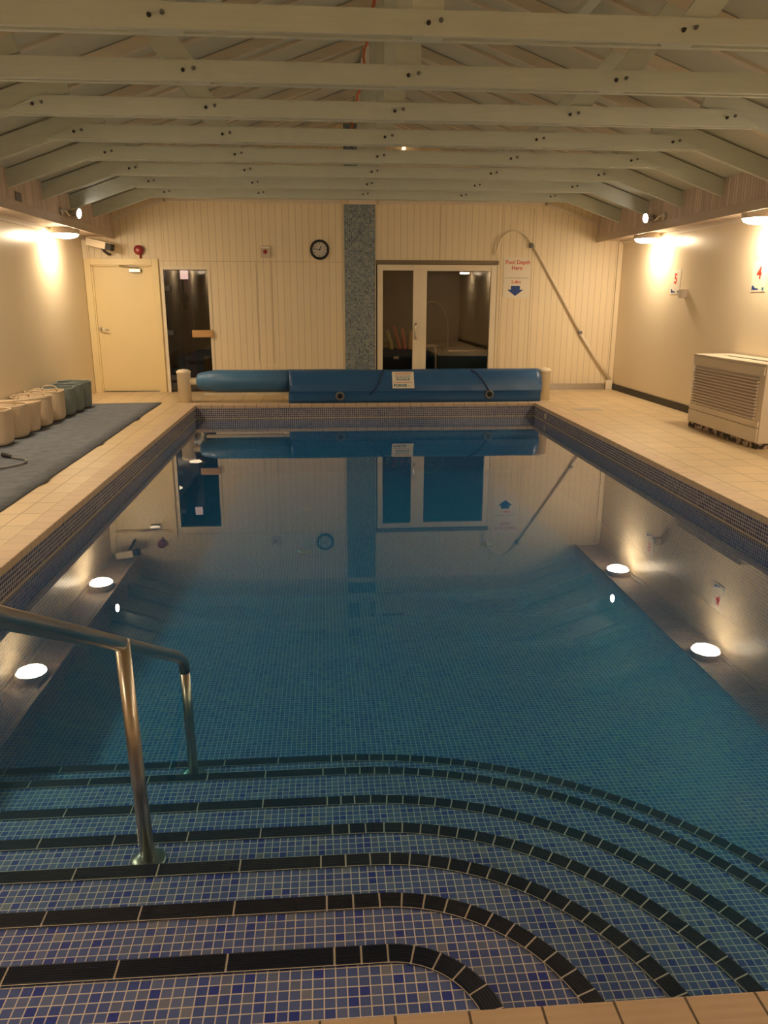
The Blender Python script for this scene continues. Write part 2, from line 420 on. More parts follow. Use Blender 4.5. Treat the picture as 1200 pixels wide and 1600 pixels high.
def text(name, body, size, mat, parent, M4, align='CENTER', extrude=0.0006, sx=1.0, bold=0.0):
    cu = bpy.data.curves.new(name, 'FONT'); cu.body = body; cu.size = size; cu.align_x = align; cu.align_y = 'CENTER'
    cu.extrude = extrude; cu.resolution_u = 3; cu.offset = bold
    t = bpy.data.objects.new(name, cu); COL.objects.link(t)
    dg = bpy.context.evaluated_depsgraph_get()
    me = bpy.data.meshes.new_from_object(t.evaluated_get(dg))
    bpy.data.objects.remove(t); bpy.data.curves.remove(cu)
    me.materials.clear(); me.materials.append(mat)
    me.transform(M4 @ Matrix.Diagonal((sx, 1, 1, 1)))
    me.transform(Matrix.Translation(-shift_of(parent)))
    o = bpy.data.objects.new(name, me); COL.objects.link(o); o.parent = parent
    return o
def on_far(x, z, y=YW-0.012):      # text plane facing the pool from the far wall
    return Matrix.Translation((x, y, z)) @ Matrix.Rotation(PI/2, 4, 'X')
def on_right(y, z, x):             # text plane facing the pool from the right wall
    return Matrix.Translation((x, y, z)) @ Matrix.Rotation(-PI/2, 4, 'Z') @ Matrix.Rotation(PI/2, 4, 'X')

# ------------------------------------------------------------------ the setting
def build_shell():
    # deck round the pool
    struct('floor', BX(((XL-.1, YB-.1, -.12), (PXL-.15, YW+.1, 0)), ((PXR+.15, YB-.1, -.12), (XR+.1, YW+.1, 0)),
                       ((PXL-.15, YB-.1, -.12), (PXR+.15, PYN-.15, 0)), ((PXL-.15, PYF+.15, -.12), (PXR+.15, YW+.1, 0))), M['deck'])
    # coping row: one long bull-nosed strip per side
    t = .002
    struct('trim_1', BX(((PXL-.15, PYN, -.05), (PXL+.012, PYF, t)), bev=.006), M['coping_y'])
    struct('trim_2', BX(((PXR-.012, PYN, -.05), (PXR+.15, PYF, t)), bev=.006), M['coping_y'])
    struct('trim_3', BX(((PXL-.15, PYF-.012, -.05), (PXR+.15, PYF+.15, t)), bev=.006), M['coping_x'])
    struct('trim_4', BX(((PXL-.15, PYN-.15, -.05), (PXR+.15, PYN+.012, t)), bev=.006), M['coping_x'])
    # pool basin: tiled floor sloping away, walls, dark waterline band
    bm = bmesh.new()
    zf, zn = -1.02, -0.87
    def quad(pts, mi):
        f = bm.faces.new([bm.verts.new(p) for p in pts]); f.material_index = mi
    quad([(PXL, PYN, zn), (PXR, PYN, zn), (PXR, PYF, zf), (PXL, PYF, zf)], 0)
    b = -0.235
    for x, s in ((PXL, 1), (PXR, -1)):
        quad([(x, PYN, zn), (x, PYF, zf), (x, PYF, b), (x, PYN, b)][::s], 2)
        quad([(x, PYN, b), (x, PYF, b), (x, PYF, -.05), (x, PYN, -.05)][::s], 4)
    for y, s, z in ((PYF, 1, zf), (PYN, -1, zn)):
        quad([(PXL, y, z), (PXR, y, z), (PXR, y, b), (PXL, y, b)][::s], 1)
        quad([(PXL, y, b), (PXR, y, b), (PXR, y, -.05), (PXL, y, -.05)][::s], 3)
    struct('floor_pool_basin', bm, [M['mosaic_xy'], M['mosaic_xz'], M['mosaic_yz'], M['band_xz'], M['band_yz']])
    # the water itself
    e = .004
    struct('water', BX(((PXL-e, PYN-e, -1.2), (PXR+e, PYF+e, WATER))), M['water'])
    # side walls and the wall behind the viewer
    struct('wall_left', BX(((XL-.12, YB, 0), (XL, YW, 2.7))), M['wall'])
    struct('wall_right', BX(((XR, YB, 0), (XR+.12, YW, 2.7))), M['wall'])
    bm = bmesh.new(); prism(bm, [(XL, 0), (XR, 0), (XR, 2.5), (XC, zceil(0)), (XL, 2.5)], YB-.12, YB)
    struct('wall_near', bm, M['wall'])
    # far wall: boarded, with three openings, rising into the gable
    bm = bmesh.new(); y0, y1 = YW, YW+.14
    HT = 2.99
    ops = [(-3.66, -2.68, 2.02), (-2.53, -1.84, 1.94), (0.86, 2.85, 2.10)]
    x = XL
    for a, b_, h in ops:
        box(bm, (x, y0, 0), (a, y1, HT)); box(bm, (a, y0, h), (b_, y1, HT)); x = b_
    box(bm, (x, y0, 0), (XR, y1, HT))
    prism(bm, [(XL, HT), (XR, HT), (XR, HT+.02), (XC, zceil(0)+.05), (XL, HT+.02)], y0, y1)
    struct('wall_far', bm, M['tg'])
    # sloping ceilings
    bm = bmesh.new()
    for s in (-1, 1):
        prism(bm, [(XC, zceil(0)), (XC+s*4.5, zceil(4.5)), (XC+s*4.5, zceil(4.5)+.06), (XC, zceil(0)+.06)], YB, YW+.02)
    struct('ceiling', bm, M['panel'])
    # bulkheads along both walls: boarded face, soffit, trim boards
    for s, nm, nt_ in ((-1, 'wall_bulkhead_left', 'trim_5'), (1, 'wall_bulkhead_right', 'trim_6')):
        fx = XC + s*D_FACE; wx = XL if s < 0 else XR
        lo, hi = sorted((fx, wx))
        struct(nm, BX(((lo, YB, Z_SOF), (hi, YW, zceil(D_FACE)+.0))), M['pine'])
        bm = bmesh.new(); a, b_ = sorted((fx, fx-s*.02))
        box(bm, (a, YB, Z_SOF-.03), (b_, YW, Z_SOF+.075), .004)
        struct(nt_, bm, M['pine_trim'])
        bm = bmesh.new(); a, b_ = sorted((wx, wx-s*.03))
        box(bm, (a, YB, Z_SOF-.05), (b_, YW-.01, Z_SOF))
        a, b_ = sorted((wx-s*.05, wx-s*.075)); box(bm, (a, YB, Z_SOF-.02), (b_, YW-.01, Z_SOF))
        struct('trim_7' if s < 0 else 'trim_8', bm, M['trim'])
    # mosaic pilaster up to the ridge
    bm = bmesh.new()
    vs = [(0.35, YW-.025), (0.845, YW-.025), (0.845, YW), (0.35, YW)]
    f = bm.faces.new([bm.verts.new((0.35, YW-.025, 0)), bm.verts.new((0.845, YW-.025, 0)), bm.verts.new((0.845, YW-.025, 2.93)), bm.verts.new((0.35, YW-.025, 2.93))])
    for x in (0.35, 0.845):
        f = bm.faces.new([bm.verts.new((x, YW-.025, 0)), bm.verts.new((x, YW, 0)), bm.verts.new((x, YW, 2.93)), bm.verts.new((x, YW-.025, 2.93))]); f.material_index = 1
    bm.faces.new([bm.verts.new(p) for p in ((0.35, YW-.012, 3.02), (0.845, YW-.012, 3.02), (0.845, YW-.012, 4.1), (0.35, YW-.012, 4.1))])
    struct('pillar', bm, [M['pillar_xz'], M['pillar_yz']])
    # trims on the far wall
    bm = bmesh.new()
    beam(bm, (-2.45, YW-.012, 2.975), (0.30, YW-.012, 2.975), .024, .06)
    beam(bm, (0.90, YW-.012, 2.975), (3.62, YW-.012, 2.975), .024, .06)
    beam(bm, (-2.43, YW-.012, 2.98), (-3.30, YW-.012, 2.665), .024, .06)
    beam(bm, (3.60, YW-.012, 2.98), (4.50, YW-.012, 2.655), .024, .06)
    struct('trim_9', bm, M['trim'])
    struct('trim_10', BX(((0.42, YW-.06, 2.93), (0.86, YW-.001, 3.02)), bev=.004), M['trim'])
    bm = bmesh.new()
    box(bm, (4.86, YW-.02, 0.1), (XR-.001, YW-.001, 2.40)); box(bm, (XL+.001, YW-.03, 2.1), (XL+.10, YW-.001, 2.40))
    box(bm, (-2.56, YW-.012, 2.068), (0.348, YW-.001, 2.088))
    box(bm, (-2.485, YW-.006, 2.088), (-2.475, YW-.001, 2.94)); box(bm, (2.86, YW-.008, 0.1), (2.90, YW-.001, 2.12))
    struct('trim_11', bm, M['tg'])
    bm = bmesh.new()
    for x0, x1, z0, z1 in ((-2.56, .348, 2.062, 2.068), (-2.49, -2.483, 2.09, 2.94), (-.825, -.817, .09, 2.06), (-1.07, -1.064, .5, 2.06), (2.905, 2.911, .1, 2.94), (3.42, 3.427, .11, 2.9), (4.852, 4.858, .1, 2.40), (1.9, 1.906, 2.12, 2.94)):
        box(bm, (x0, YW-.004, z0), (x1, YW-.0005, z1))
    struct('trim_14', bm, M['groove'])
    struct('trim_15', BX(((PXL, PYN, -.207), (PXL+.005, PYF, -.192)), ((PXR-.005, PYN, -.207), (PXR, PYF, -.192)), ((PXL, PYF-.005, -.207), (PXR, PYF, -.192))), M['scum'])
    struct('baseboard_far', BX(((3.40, YW-.03, 0.0), (4.79, YW-.001, .10)), ((-1.80, YW-.02, 0), (.34, YW-.001, .08))), M['alu'])
    struct('baseboard_right', BX(((XR-.018, YB, 0.0), (XR-.001, YW-.02, .10))), M['black'])
    # ridge lining
    struct('trim_12', BX(((XC-.13, YB, zceil(0)-.10), (XC+.13, YW-.02, zceil(0)-.06))), M['ridge'])
    # ceiling cover strips running down the slope
    k = 0
    bm = bmesh.new()
    for i in range(26):
        yy = 0.12 + 0.52*i + (0.10 if i % 2 else 0)
        if yy > YW-.1: break
        for s in (-1, 1):
            a = (XC+s*.10, yy, zceil(.10)-.012); b_ = (XC+s*3.95, yy, zceil(3.95)-.012)
            beam(bm, a, b_, .07, .03)
    struct('trim_13', bm, M['batten'])
    # dark rooms behind the glass
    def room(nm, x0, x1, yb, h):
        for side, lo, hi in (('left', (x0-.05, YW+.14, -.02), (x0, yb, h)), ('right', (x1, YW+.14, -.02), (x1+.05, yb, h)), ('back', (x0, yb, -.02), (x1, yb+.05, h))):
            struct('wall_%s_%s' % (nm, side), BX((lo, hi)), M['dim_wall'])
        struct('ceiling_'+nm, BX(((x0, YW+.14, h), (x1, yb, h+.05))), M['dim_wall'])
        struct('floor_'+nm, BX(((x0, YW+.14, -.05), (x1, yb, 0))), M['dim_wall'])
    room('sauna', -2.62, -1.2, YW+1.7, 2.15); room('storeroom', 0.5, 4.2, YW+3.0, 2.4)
build_shell()

# ------------------------------------------------------------------ doors and windows of the far wall
def build_doors():
    # cream door
    d = struct('door_1', BX(((-3.645, YW+.03, .015), (-2.70, YW+.07, 2.0)), bev=.004), M['cream'])
    d['label'] = 'plain cream painted door in the corner beside the mat'
    bm = bmesh.new()
    for x0, x1, z1 in ((-3.745, -3.645, 2.10), (-2.70, -2.60, 2.10)):
        box(bm, (x0, YW-.035, 0), (x1, YW+.10, z1), .004)
    box(bm, (-3.645, YW-.035, 2.0), (-2.70, YW+.10, 2.10), .004)
    for x0, x1 in ((-3.655, -3.625), (-2.72, -2.69)): box(bm, (x0, YW-.01, 0), (x1, YW+.05, 2.03))
    box(bm, (-3.66, YW-.01, 1.98), (-2.69, YW+.05, 2.03))
    obj('door_frame', bm, M['cream'], d)
    bm = bmesh.new()
    box(bm, (-3.06, YW-.03, 1.89), (-2.88, YW+.03, 1.945), .006)
    obj('door_closer', bm, M['alu'], d)
    bm = bmesh.new()
    tube(bm, [(-2.90, YW-.035, 1.95), (-2.95, YW-.05, 1.97), (-3.02, YW-.055, 1.985), (-3.20, YW-.03, 1.985)], .011, 8)
    obj('closer_arm', bm, M['alu'], d)
    bm = bmesh.new()
    lathe(bm, [(.026, 0), (.026, .012)], (-3.585, YW+.03, 1.02), (0, -1, 0), 16)
    tube(bm, [(-3.585, YW+.02, 1.02), (-3.585, YW-.03, 1.02), (-3.56, YW-.04, 1.015), (-3.45, YW-.04, 1.0)], .009, 8)
    obj('lever_handle', bm, M['alu'], d)
    obj('threshold_strip', BX(((-3.62, YW-.01, 0), (-2.72, YW+.08, .012))), M['chrome'], d)
    # smoked glass door of the sauna
    d = struct('door_2', BX(((-2.52, YW+.02, .02), (-1.85, YW+.03, 1.925))), M['smoked'])
    d['label'] = 'smoked glass sauna door with a wooden bar handle'
    bm = bmesh.new()
    box(bm, (-2.575, YW-.02, 0), (-2.53, YW+.06, 1.99), .003); box(bm, (-1.842, YW-.008, 0), (-1.80, YW+.06, 1.99), .003)
    box(bm, (-2.53, YW-.012, 1.935), (-1.842, YW+.06, 1.99), .003)
    obj('door_frame', bm, M['white'], d)
    for z in (1.645, 0.956, 0.236):
        obj('hinge', BX(((-2.545, YW-.012, z-.04), (-2.43, YW+.045, z+.04)), bev=.004), M['dark'], d)
    bm = bmesh.new(); box(bm, (-2.13, YW-.06, .885), (-1.80, YW-.02, 1.0), .008)
    box(bm, (-2.10, YW-.02, .92), (-2.05, YW+.02, .96)); box(bm, (-1.95, YW-.02, .92), (-1.90, YW+.02, .96))
    obj('bar_handle', bm, M['pine_wood'], d)
    # patio door with side pane
    wd = struct('window_1', BX(((0.86, YW-.03, 2.035), (2.87, YW+.10, 2.10)), bev=.004), M['brown_grey'])
    wd['label'] = 'white framed patio door with a fixed side pane under a dark lintel'
    def frame(x0, x1, z0, z1, t, ya, yb, tr=None):
        tr = tr or t
        bm = bmesh.new()
        box(bm, (x0, ya, z0), (x0+t, yb, z1), .004); box(bm, (x1-tr, ya, z0), (x1, yb, z1), .004)
        box(bm, (x0+t, ya, z1-t), (x1-tr, yb, z1), .004); box(bm, (x0+t, ya, z0), (x1-tr, yb, z0+t), .004)
        return bm
    obj('sash', frame(0.88, 1.60, .02, 2.03, .09, YW-.005, YW+.06, .13), M['white'], wd)
    obj('pane', BX(((0.96, YW+.025, .10), (1.48, YW+.033, 1.95))), M['glass'], wd)
    obj('fixed_frame', frame(1.60, 2.85, .02, 2.03, .095, YW+.0, YW+.08), M['white'], wd)
    obj('side_pane', BX(((1.69, YW+.035, .10), (2.76, YW+.043, 1.95))), M['glass'], wd)
    bm = bmesh.new()
    tube(bm, [(1.525, YW-.002, 1.10), (1.52, YW-.05, 1.10), (1.505, YW-.055, 1.05), (1.505, YW-.055, .90), (1.52, YW-.05, .86), (1.525, YW-.002, .86)], .014, 8)
    obj('pull_handle', bm, M['chrome'], wd)
build_doors()

# ------------------------------------------------------------------ pool steps
NOSE_Y = [1.60, 1.90, 2.205, 2.505, 2.83, 3.20, 3.475]
NOSE_X = [.13, .13, .12, .12, .09, .06, .05]
NOSE_W = .056
STEP0, RISE = -.10, .11
def step_outline(i, inset=0.0, n=40):
    cy = 1.33; r = NOSE_Y[i]-cy-inset; cx = NOSE_X[i]
    pts = [(PXL, PYN), (PXL, NOSE_Y[i]-inset)]
    pts += arc(cx, cy, r, PI/2, 0, n)
    pts += [(cx+r, PYN)]
    return pts
def build_steps():
    root = thing('pool_steps', 'blue mosaic entry steps rounded at one end, with black ribbed nosing tiles', 'steps', (.0, 1.4, -1.0))
    for i in range(7):
        z1 = STEP0 - RISE*i; z0 = z1 - RISE if i < 6 else -1.05
        bm = bmesh.new()
        pts = step_outline(i, .002)
        fs = prism(bm, pts, z0, z1, 'z', 1)
        for f in fs:
            if abs(f.normal.z) > .5: f.material_index = 0
        st = obj('step', bm, [M['mosaic_xy'], M['band_xz']], root)
        # nosing: a strip of ribbed tiles on a grout bed
        bm = bmesh.new(); cy = 1.33; cx = NOSE_X[i]; R = NOSE_Y[i]-cy
        ribs = [(0, 0.0), (.001, .006)] + [(NOSE_W*(k+.5)/14, .006 + (.0016 if k % 2 else -.0006)) for k in range(1, 13)] + [(NOSE_W-.001, .006), (NOSE_W, 0.0)]
        def tile(fr):               # fr: list of (origin, inward direction)
            cols = []
            for p, d in fr:
                cols.append([bm.verts.new((p[0]+d[0]*a, p[1]+d[1]*a, z1+h)) for a, h in ribs])
            for a, b in zip(cols[:-1], cols[1:]):
                for k in range(len(ribs)-1):
                    bm.faces.new((a[k], b[k], b[k+1], a[k+1]))
            bm.faces.new(cols[0]); bm.faces.new(list(reversed(cols[-1])))
        g = .0055; L = .268
        x = -0.005 - .02*(i % 3)
        xs = x
        while xs > PXL:
            a = max(xs-L+g, PXL+.001)
            tile([((a, NOSE_Y[i]), (0, -1)), ((xs, NOSE_Y[i]), (0, -1))]); xs -= L
        short = .070
        n1 = max(1, round((cx-x)/short)); s1 = (cx-x)/n1
        for k in range(n1):
            tile([((x+g+k*s1, NOSE_Y[i]), (0, -1)), ((x+(k+1)*s1, NOSE_Y[i]), (0, -1))])
        na = max(2, round(R*PI/2/short)); da = PI/2/na
        for k in range(na):
            a0 = PI/2 - k*da - g/R; a1 = PI/2-(k+1)*da
            fr = []
            for j in range(3):
                a = a0+(a1-a0)*j/2; c, s = math.cos(a), math.sin(a)
                fr.append(((cx+R*c, cy+R*s), (-c, -s)))
            tile(fr)
        # grout bed under the tiles
        inner = [(PXL+.001, NOSE_Y[i]-NOSE_W-.0018)] + arc(cx, cy, R-NOSE_W-.0018, PI/2, 0, 40)
        outer = [(PXL+.001, NOSE_Y[i]-.001)] + arc(cx, cy, R-.001, PI/2, 0, 40)
        va = [bm.verts.new((p[0], p[1], z1+.0048)) for p in inner]; vb = [bm.verts.new((p[0], p[1], z1+.0048)) for p in outer]
        for k in range(len(va)-1):
            f = bm.faces.new((va[k], va[k+1], vb[k+1], vb[k])); f.material_index = 1
        bmesh.ops.recalc_face_normals(bm, faces=bm.faces)
        obj('nosing', bm, [M['nosing'], M['grout']], st, 'black ribbed nosing tiles')
build_steps()

def build_handrail():
    root = thing('handrail', 'sloping stainless steel handrail standing on the pool steps', 'handrail', (-.69, 2.39, -.43))
    X = -.69
    bm = bmesh.new()
    path = [(X, .62, .001), (X, .62, .80), (X, .64, .92), (X, .70, 1.03), (X, .80, 1.10), (X, .92, 1.13), (X, 1.05, 1.115)]
    path += [(X, y, .852 - .543*(y-1.556)) for y in (1.25, 1.556, 2.0, 2.43, 2.9, 3.24)]
    path += [(X, 3.30, -.103), (X+.003, 3.335, -.128), (X+.005, 3.355, -.16), (X+.006, 3.36, -.20)]
    tube(bm, path, .0255, 16)
    obj('rail', bm, M['steel'], root)
    bm = bmesh.new(); tube(bm, [(X+.035, 2.36, -.43), (X+.02, 2.38, -.1), (X+.004, 2.40, .405)], .0245, 16)
    obj('post', bm, M['steel'], root)
    bm = bmesh.new(); tube(bm, [(X+.006, 3.36, -.20), (X+.012, 3.365, -.76)], .0235, 16)
    obj('post', bm, M['steel'], root)
    bm = bmesh.new(); lathe(bm, [(.062, 0), (.062, .006), (.056, .012), (.03, .014)], (X+.035, 2.36, -.43), (0, 0, 1), 24)
    obj('flange', bm, M['steel'], root)
    bm = bmesh.new(); lathe(bm, [(.058, 0), (.058, .006), (.052, .012), (.03, .014)], (X+.012, 3.365, -.76), (0, 0, 1), 24)
    obj('flange', bm, M['steel'], root)
build_handrail()

# ------------------------------------------------------------------ roof trusses
ORD = ['nearest', 'second', 'third', 'fourth', 'fifth', 'sixth', 'seventh', 'last']
def build_trusses():
    y = 4.83; zc = 2.90
    r = thing('roof_truss', 'sage painted roof truss nearest the viewer, its tie across the top of the picture', 'roof truss', (XC, y, zc), 'roof trusses')
    ch = .128
    for dy in (-.0425, .0425):
        bm = bmesh.new(); xe = 3.05+.05
        prism(bm, [(XC-xe, zc), (XC+xe, zc), (XC+xe-.30, zc+ch), (XC-xe+.30, zc+ch)], y+dy-.0175, y+dy+.0175)
        obj('tie_board', bm, M['truss'], r)
    for s in (-1, 1):
        # lower rafter leg, square cut above the tie
        bm = bmesh.new(); sl = .34; dep = .17
        d = Vector((1, 0, sl)).normalized(); n = Vector((-d.z, 0, d.x))
        p0 = Vector((-3.90, 0, zc - .85*sl)); p1 = Vector((-2.58, 0, zc+.47*sl))
        q1 = p1 + n*dep; q0 = Vector((-3.90, 0, p0.z + dep/d.x))
        pts = [(XC - s*v.x*1.0 if False else XC + s*(-v.x)*1.0, v.z) for v in (p0, p1, q1, q0)]
        prism(bm, pts, y-.024, y+.024)
        obj('rafter_leg', bm, M['truss'], r)
        bm = bmesh.new()
        beam(bm, (XC+s*1.40, y, zc-.04), (XC+s*1.90, y, zceil(1.90)-.03), .15, .048, (0, 1, 0))
        bmesh.ops.bisect_plane(bm, geom=bm.verts[:]+bm.edges[:]+bm.faces[:], plane_co=(0, 0, zc), plane_no=(0, 0, -1), clear_outer=True)
        bmesh.ops.holes_fill(bm, edges=bm.edges[:])
        obj('strut', bm, M['truss'], r)
        bm = bmesh.new(); beam(bm, (XC+s*.05, y, zceil(.05)-.055), (XC+s*2.75, y, zceil(2.75)-.055), .055, .09)
        obj('top_rafter', bm, M['batten'], r)
    obj('king_post', BX(((XC-.085, y-.024, zc), (XC+.085, y+.024, zceil(0)-.10))), M['truss'], r)
    for dx in (-2.82, -1.48, 0.03, 1.48, 2.82):
        for k in (-.035, .035):
            bm = bmesh.new()
            lathe(bm, [(.013, 0), (.013, .008), (.007, .010), (.007, .028)], (XC+dx+k, y-.06, zc+ch*.55 + k*.2), (0, -1, 0), 8)
            obj('bolt', bm, M['dark'] if k < 0 else M['grey_plastic'], r)
    r.location = (XC, y, zc)
    names = ['second roof truss from the viewer, behind the nearest tie', 'third roof truss from the viewer, its tie ending near both picture edges',
             'fourth roof truss from the viewer, middle of the row', 'fifth roof truss from the viewer, three in front of the far wall',
             'sixth roof truss from the viewer, with two more behind it', 'seventh roof truss, next to last before the far wall',
             'last and smallest looking roof truss, close to the boarded far wall']
    for i in range(7):
        dup(r, (XC, y+1.04*(i+1), zc), names[i])
build_trusses()
def build_roof_bits():
    # longitudinal braces under the ceiling slopes
    for s, lb in ((-1, 'short sage timber brace under the ceiling slope above the mat side'), (1, 'short sage timber brace under the ceiling slope above the heater side')):
        bm = bmesh.new(); d = 1.36
        beam(bm, (XC+s*d, 4.86, zceil(d)-.14), (XC+s*d, 6.75, zceil(d)-.14), .09, .05)
        tag(obj('roof_brace', bm, M['truss'], None, None, (XC+s*d, 4.86, zceil(d)-.14)), lb, 'timber brace', 'roof braces')
    # orange cable along the ridge
    bm = bmesh.new()
    pts = []
    for i in range(60):
        yy = 4.5 + i*(YW-4.55)/59
        pts.append((.455 + .012*math.sin(i*1.7), yy, 3.86 + .03*math.cos(i*.72) + .012*math.sin(i*2.3)))
    tube(bm, pts, .014, 6)
    tag(obj('alarm_cable', bm, M['orange'], None, None, pts[0]), 'orange cable running under the ridge of the roof', 'cable')
    # round mouldy ceiling fitting
    d = 1.36; s = Vector((1, 0, -.36)).normalized(); n = Vector((-.36, 0, -1)).normalized()
    bm = bmesh.new(); lathe(bm, [(0, .035), (.18, .03), (.235, .018), (.245, 0)], (0, 0, 0), n, 32)
    o = obj('ceiling_disc', bm, M['mouldy'], None, None, None, True); o.location = (XC+d, 6.18, zceil(d)-.002)
    tag(o, 'round pale ceiling fitting with black mould spots round its rim', 'ceiling fitting')
    # little lamp on the gable
    r = thing('gable_lamp', 'small lamp with a glowing bulb high on the boarded gable between the ties', 'lamp', (1.15, YW, 3.72))
    obj('backplate', BX(((.98, YW-.02, 3.66), (1.36, YW, 3.70)), bev=.004), M['dark'], r)
    bm = bmesh.new(); tube(bm, [(1.05, YW-.02, 3.69), (1.10, YW-.07, 3.71), (1.2, YW-.08, 3.72), (1.29, YW-.08, 3.725)], .012, 8); obj('arm', bm, M['chrome'], r)
    bm = bmesh.new(); lathe(bm, [(0, -.03), (.022, -.02), (.03, 0), (.022, .02), (0, .03)], (1.29, YW-.08, 3.75), (0, 0, 1), 10); obj('bulb', bm, M['bulb'], r, 'glowing bulb')
build_roof_bits()

# ------------------------------------------------------------------ lamps
def build_lamps():
    X1, X2 = -3.50, 4.70
    r = thing('bulkhead_lamp', 'lit round lamp under the soffit next to the white camera', 'lamp', (X1, 11.45, Z_SOF), 'bulkhead lamps')
    bm = bmesh.new(); lathe(bm, [(.184, 0), (.187, -.03), (.184, -.072), (.174, -.080), (.0, -.080)], (X1, 11.45, Z_SOF), (0, 0, 1), 28, False)
    obj('base', bm, M['beige_plastic'], r)
    bm = bmesh.new(); lathe(bm, [(.170, -.074), (.170, -.084), (.154, -.108), (.11, -.128), (.055, -.136), (0, -.138)], (X1, 11.45, Z_SOF), (0, 0, 1), 20, False)
    obj('diffuser', bm, M['lamp'], r, 'glowing opal glass diffuser')
    spots = [(X1, 8.5, 'lit lamp under the soffit above the cream tubs'), (X1, 5.55, 'lit soffit lamp halfway along the wall with the tubs, outside the frame'),
             (X1, 2.6, 'lit soffit lamp above the mat beside the steps, outside the frame'), (X1, -.35, 'lit soffit lamp over the mat side, behind the viewer'),
             (X2, 11.5, 'lit round lamp under the soffit below the chrome spotlight, above the number 5'),
             (X2, 8.5, 'lit round lamp under the soffit above the number 4 sign'), (X2, 5.55, 'lit soffit lamp near the heater on the viewer side, outside the frame'),
             (X2, 2.6, 'lit soffit lamp over the heater-side deck by the steps, outside the frame'), (X2, -.35, 'lit soffit lamp over the heater side, behind the viewer')]
    for x, y, lb in spots: dup(r, (x, y, Z_SOF), lb)
    # chrome spotlights on the bulkhead faces, aimed over the pool
    def spot(x, y, s, lb):
        t = thing('spotlight', lb, 'spotlight', (x, y, 2.55), 'chrome spotlights')
        d = Vector((-s*.86, .10, -.22)).normalized() if s else None
        aim = Vector((-s*.90, -.20, -.14)).normalized()
        bm = bmesh.new(); lathe(bm, [(.045, 0), (.045, .02), (.02, .035)], (x, y-.32, 2.555), (-s, 0, 0), 16); obj('mounting_plate', bm, M['alu'], t)
        c = Vector((x-s*.10, y, 2.56))
        bm = bmesh.new(); tube(bm, [(x-s*.03, y-.32, 2.555), (x-s*.05, y-.28, 2.56), (x-s*.05, y-.15, 2.52), (x-s*.04, y-.06, 2.55), c-aim*.09], .012, 8); obj('arm', bm, M['chrome'], t)
        bm = bmesh.new(); lathe(bm, [(0, -.11), (.028, -.105), (.036, -.06), (.054, -.02), (.064, .03), (.066, .038), (.060, .038)], c, aim, 20, False); obj('housing', bm, M['chrome'], t)
        bm = bmesh.new(); lathe(bm, [(.060, .030), (.045, .040), (.0, .044)], c, aim, 18, False); obj('lens', bm, M['spot'], t, 'glowing lens')
    spot(XC-D_FACE, 10.95, -1, 'chrome spotlight on the boarded bulkhead above the white camera')
    spot(XC+D_FACE, 10.80, 1, 'chrome spotlight on the boarded bulkhead near the numbers wall')
    spot(XC+D_FACE, 6.30, 1, 'chrome spotlight on the bulkhead above the heater, seen only mirrored in the water')
build_lamps()

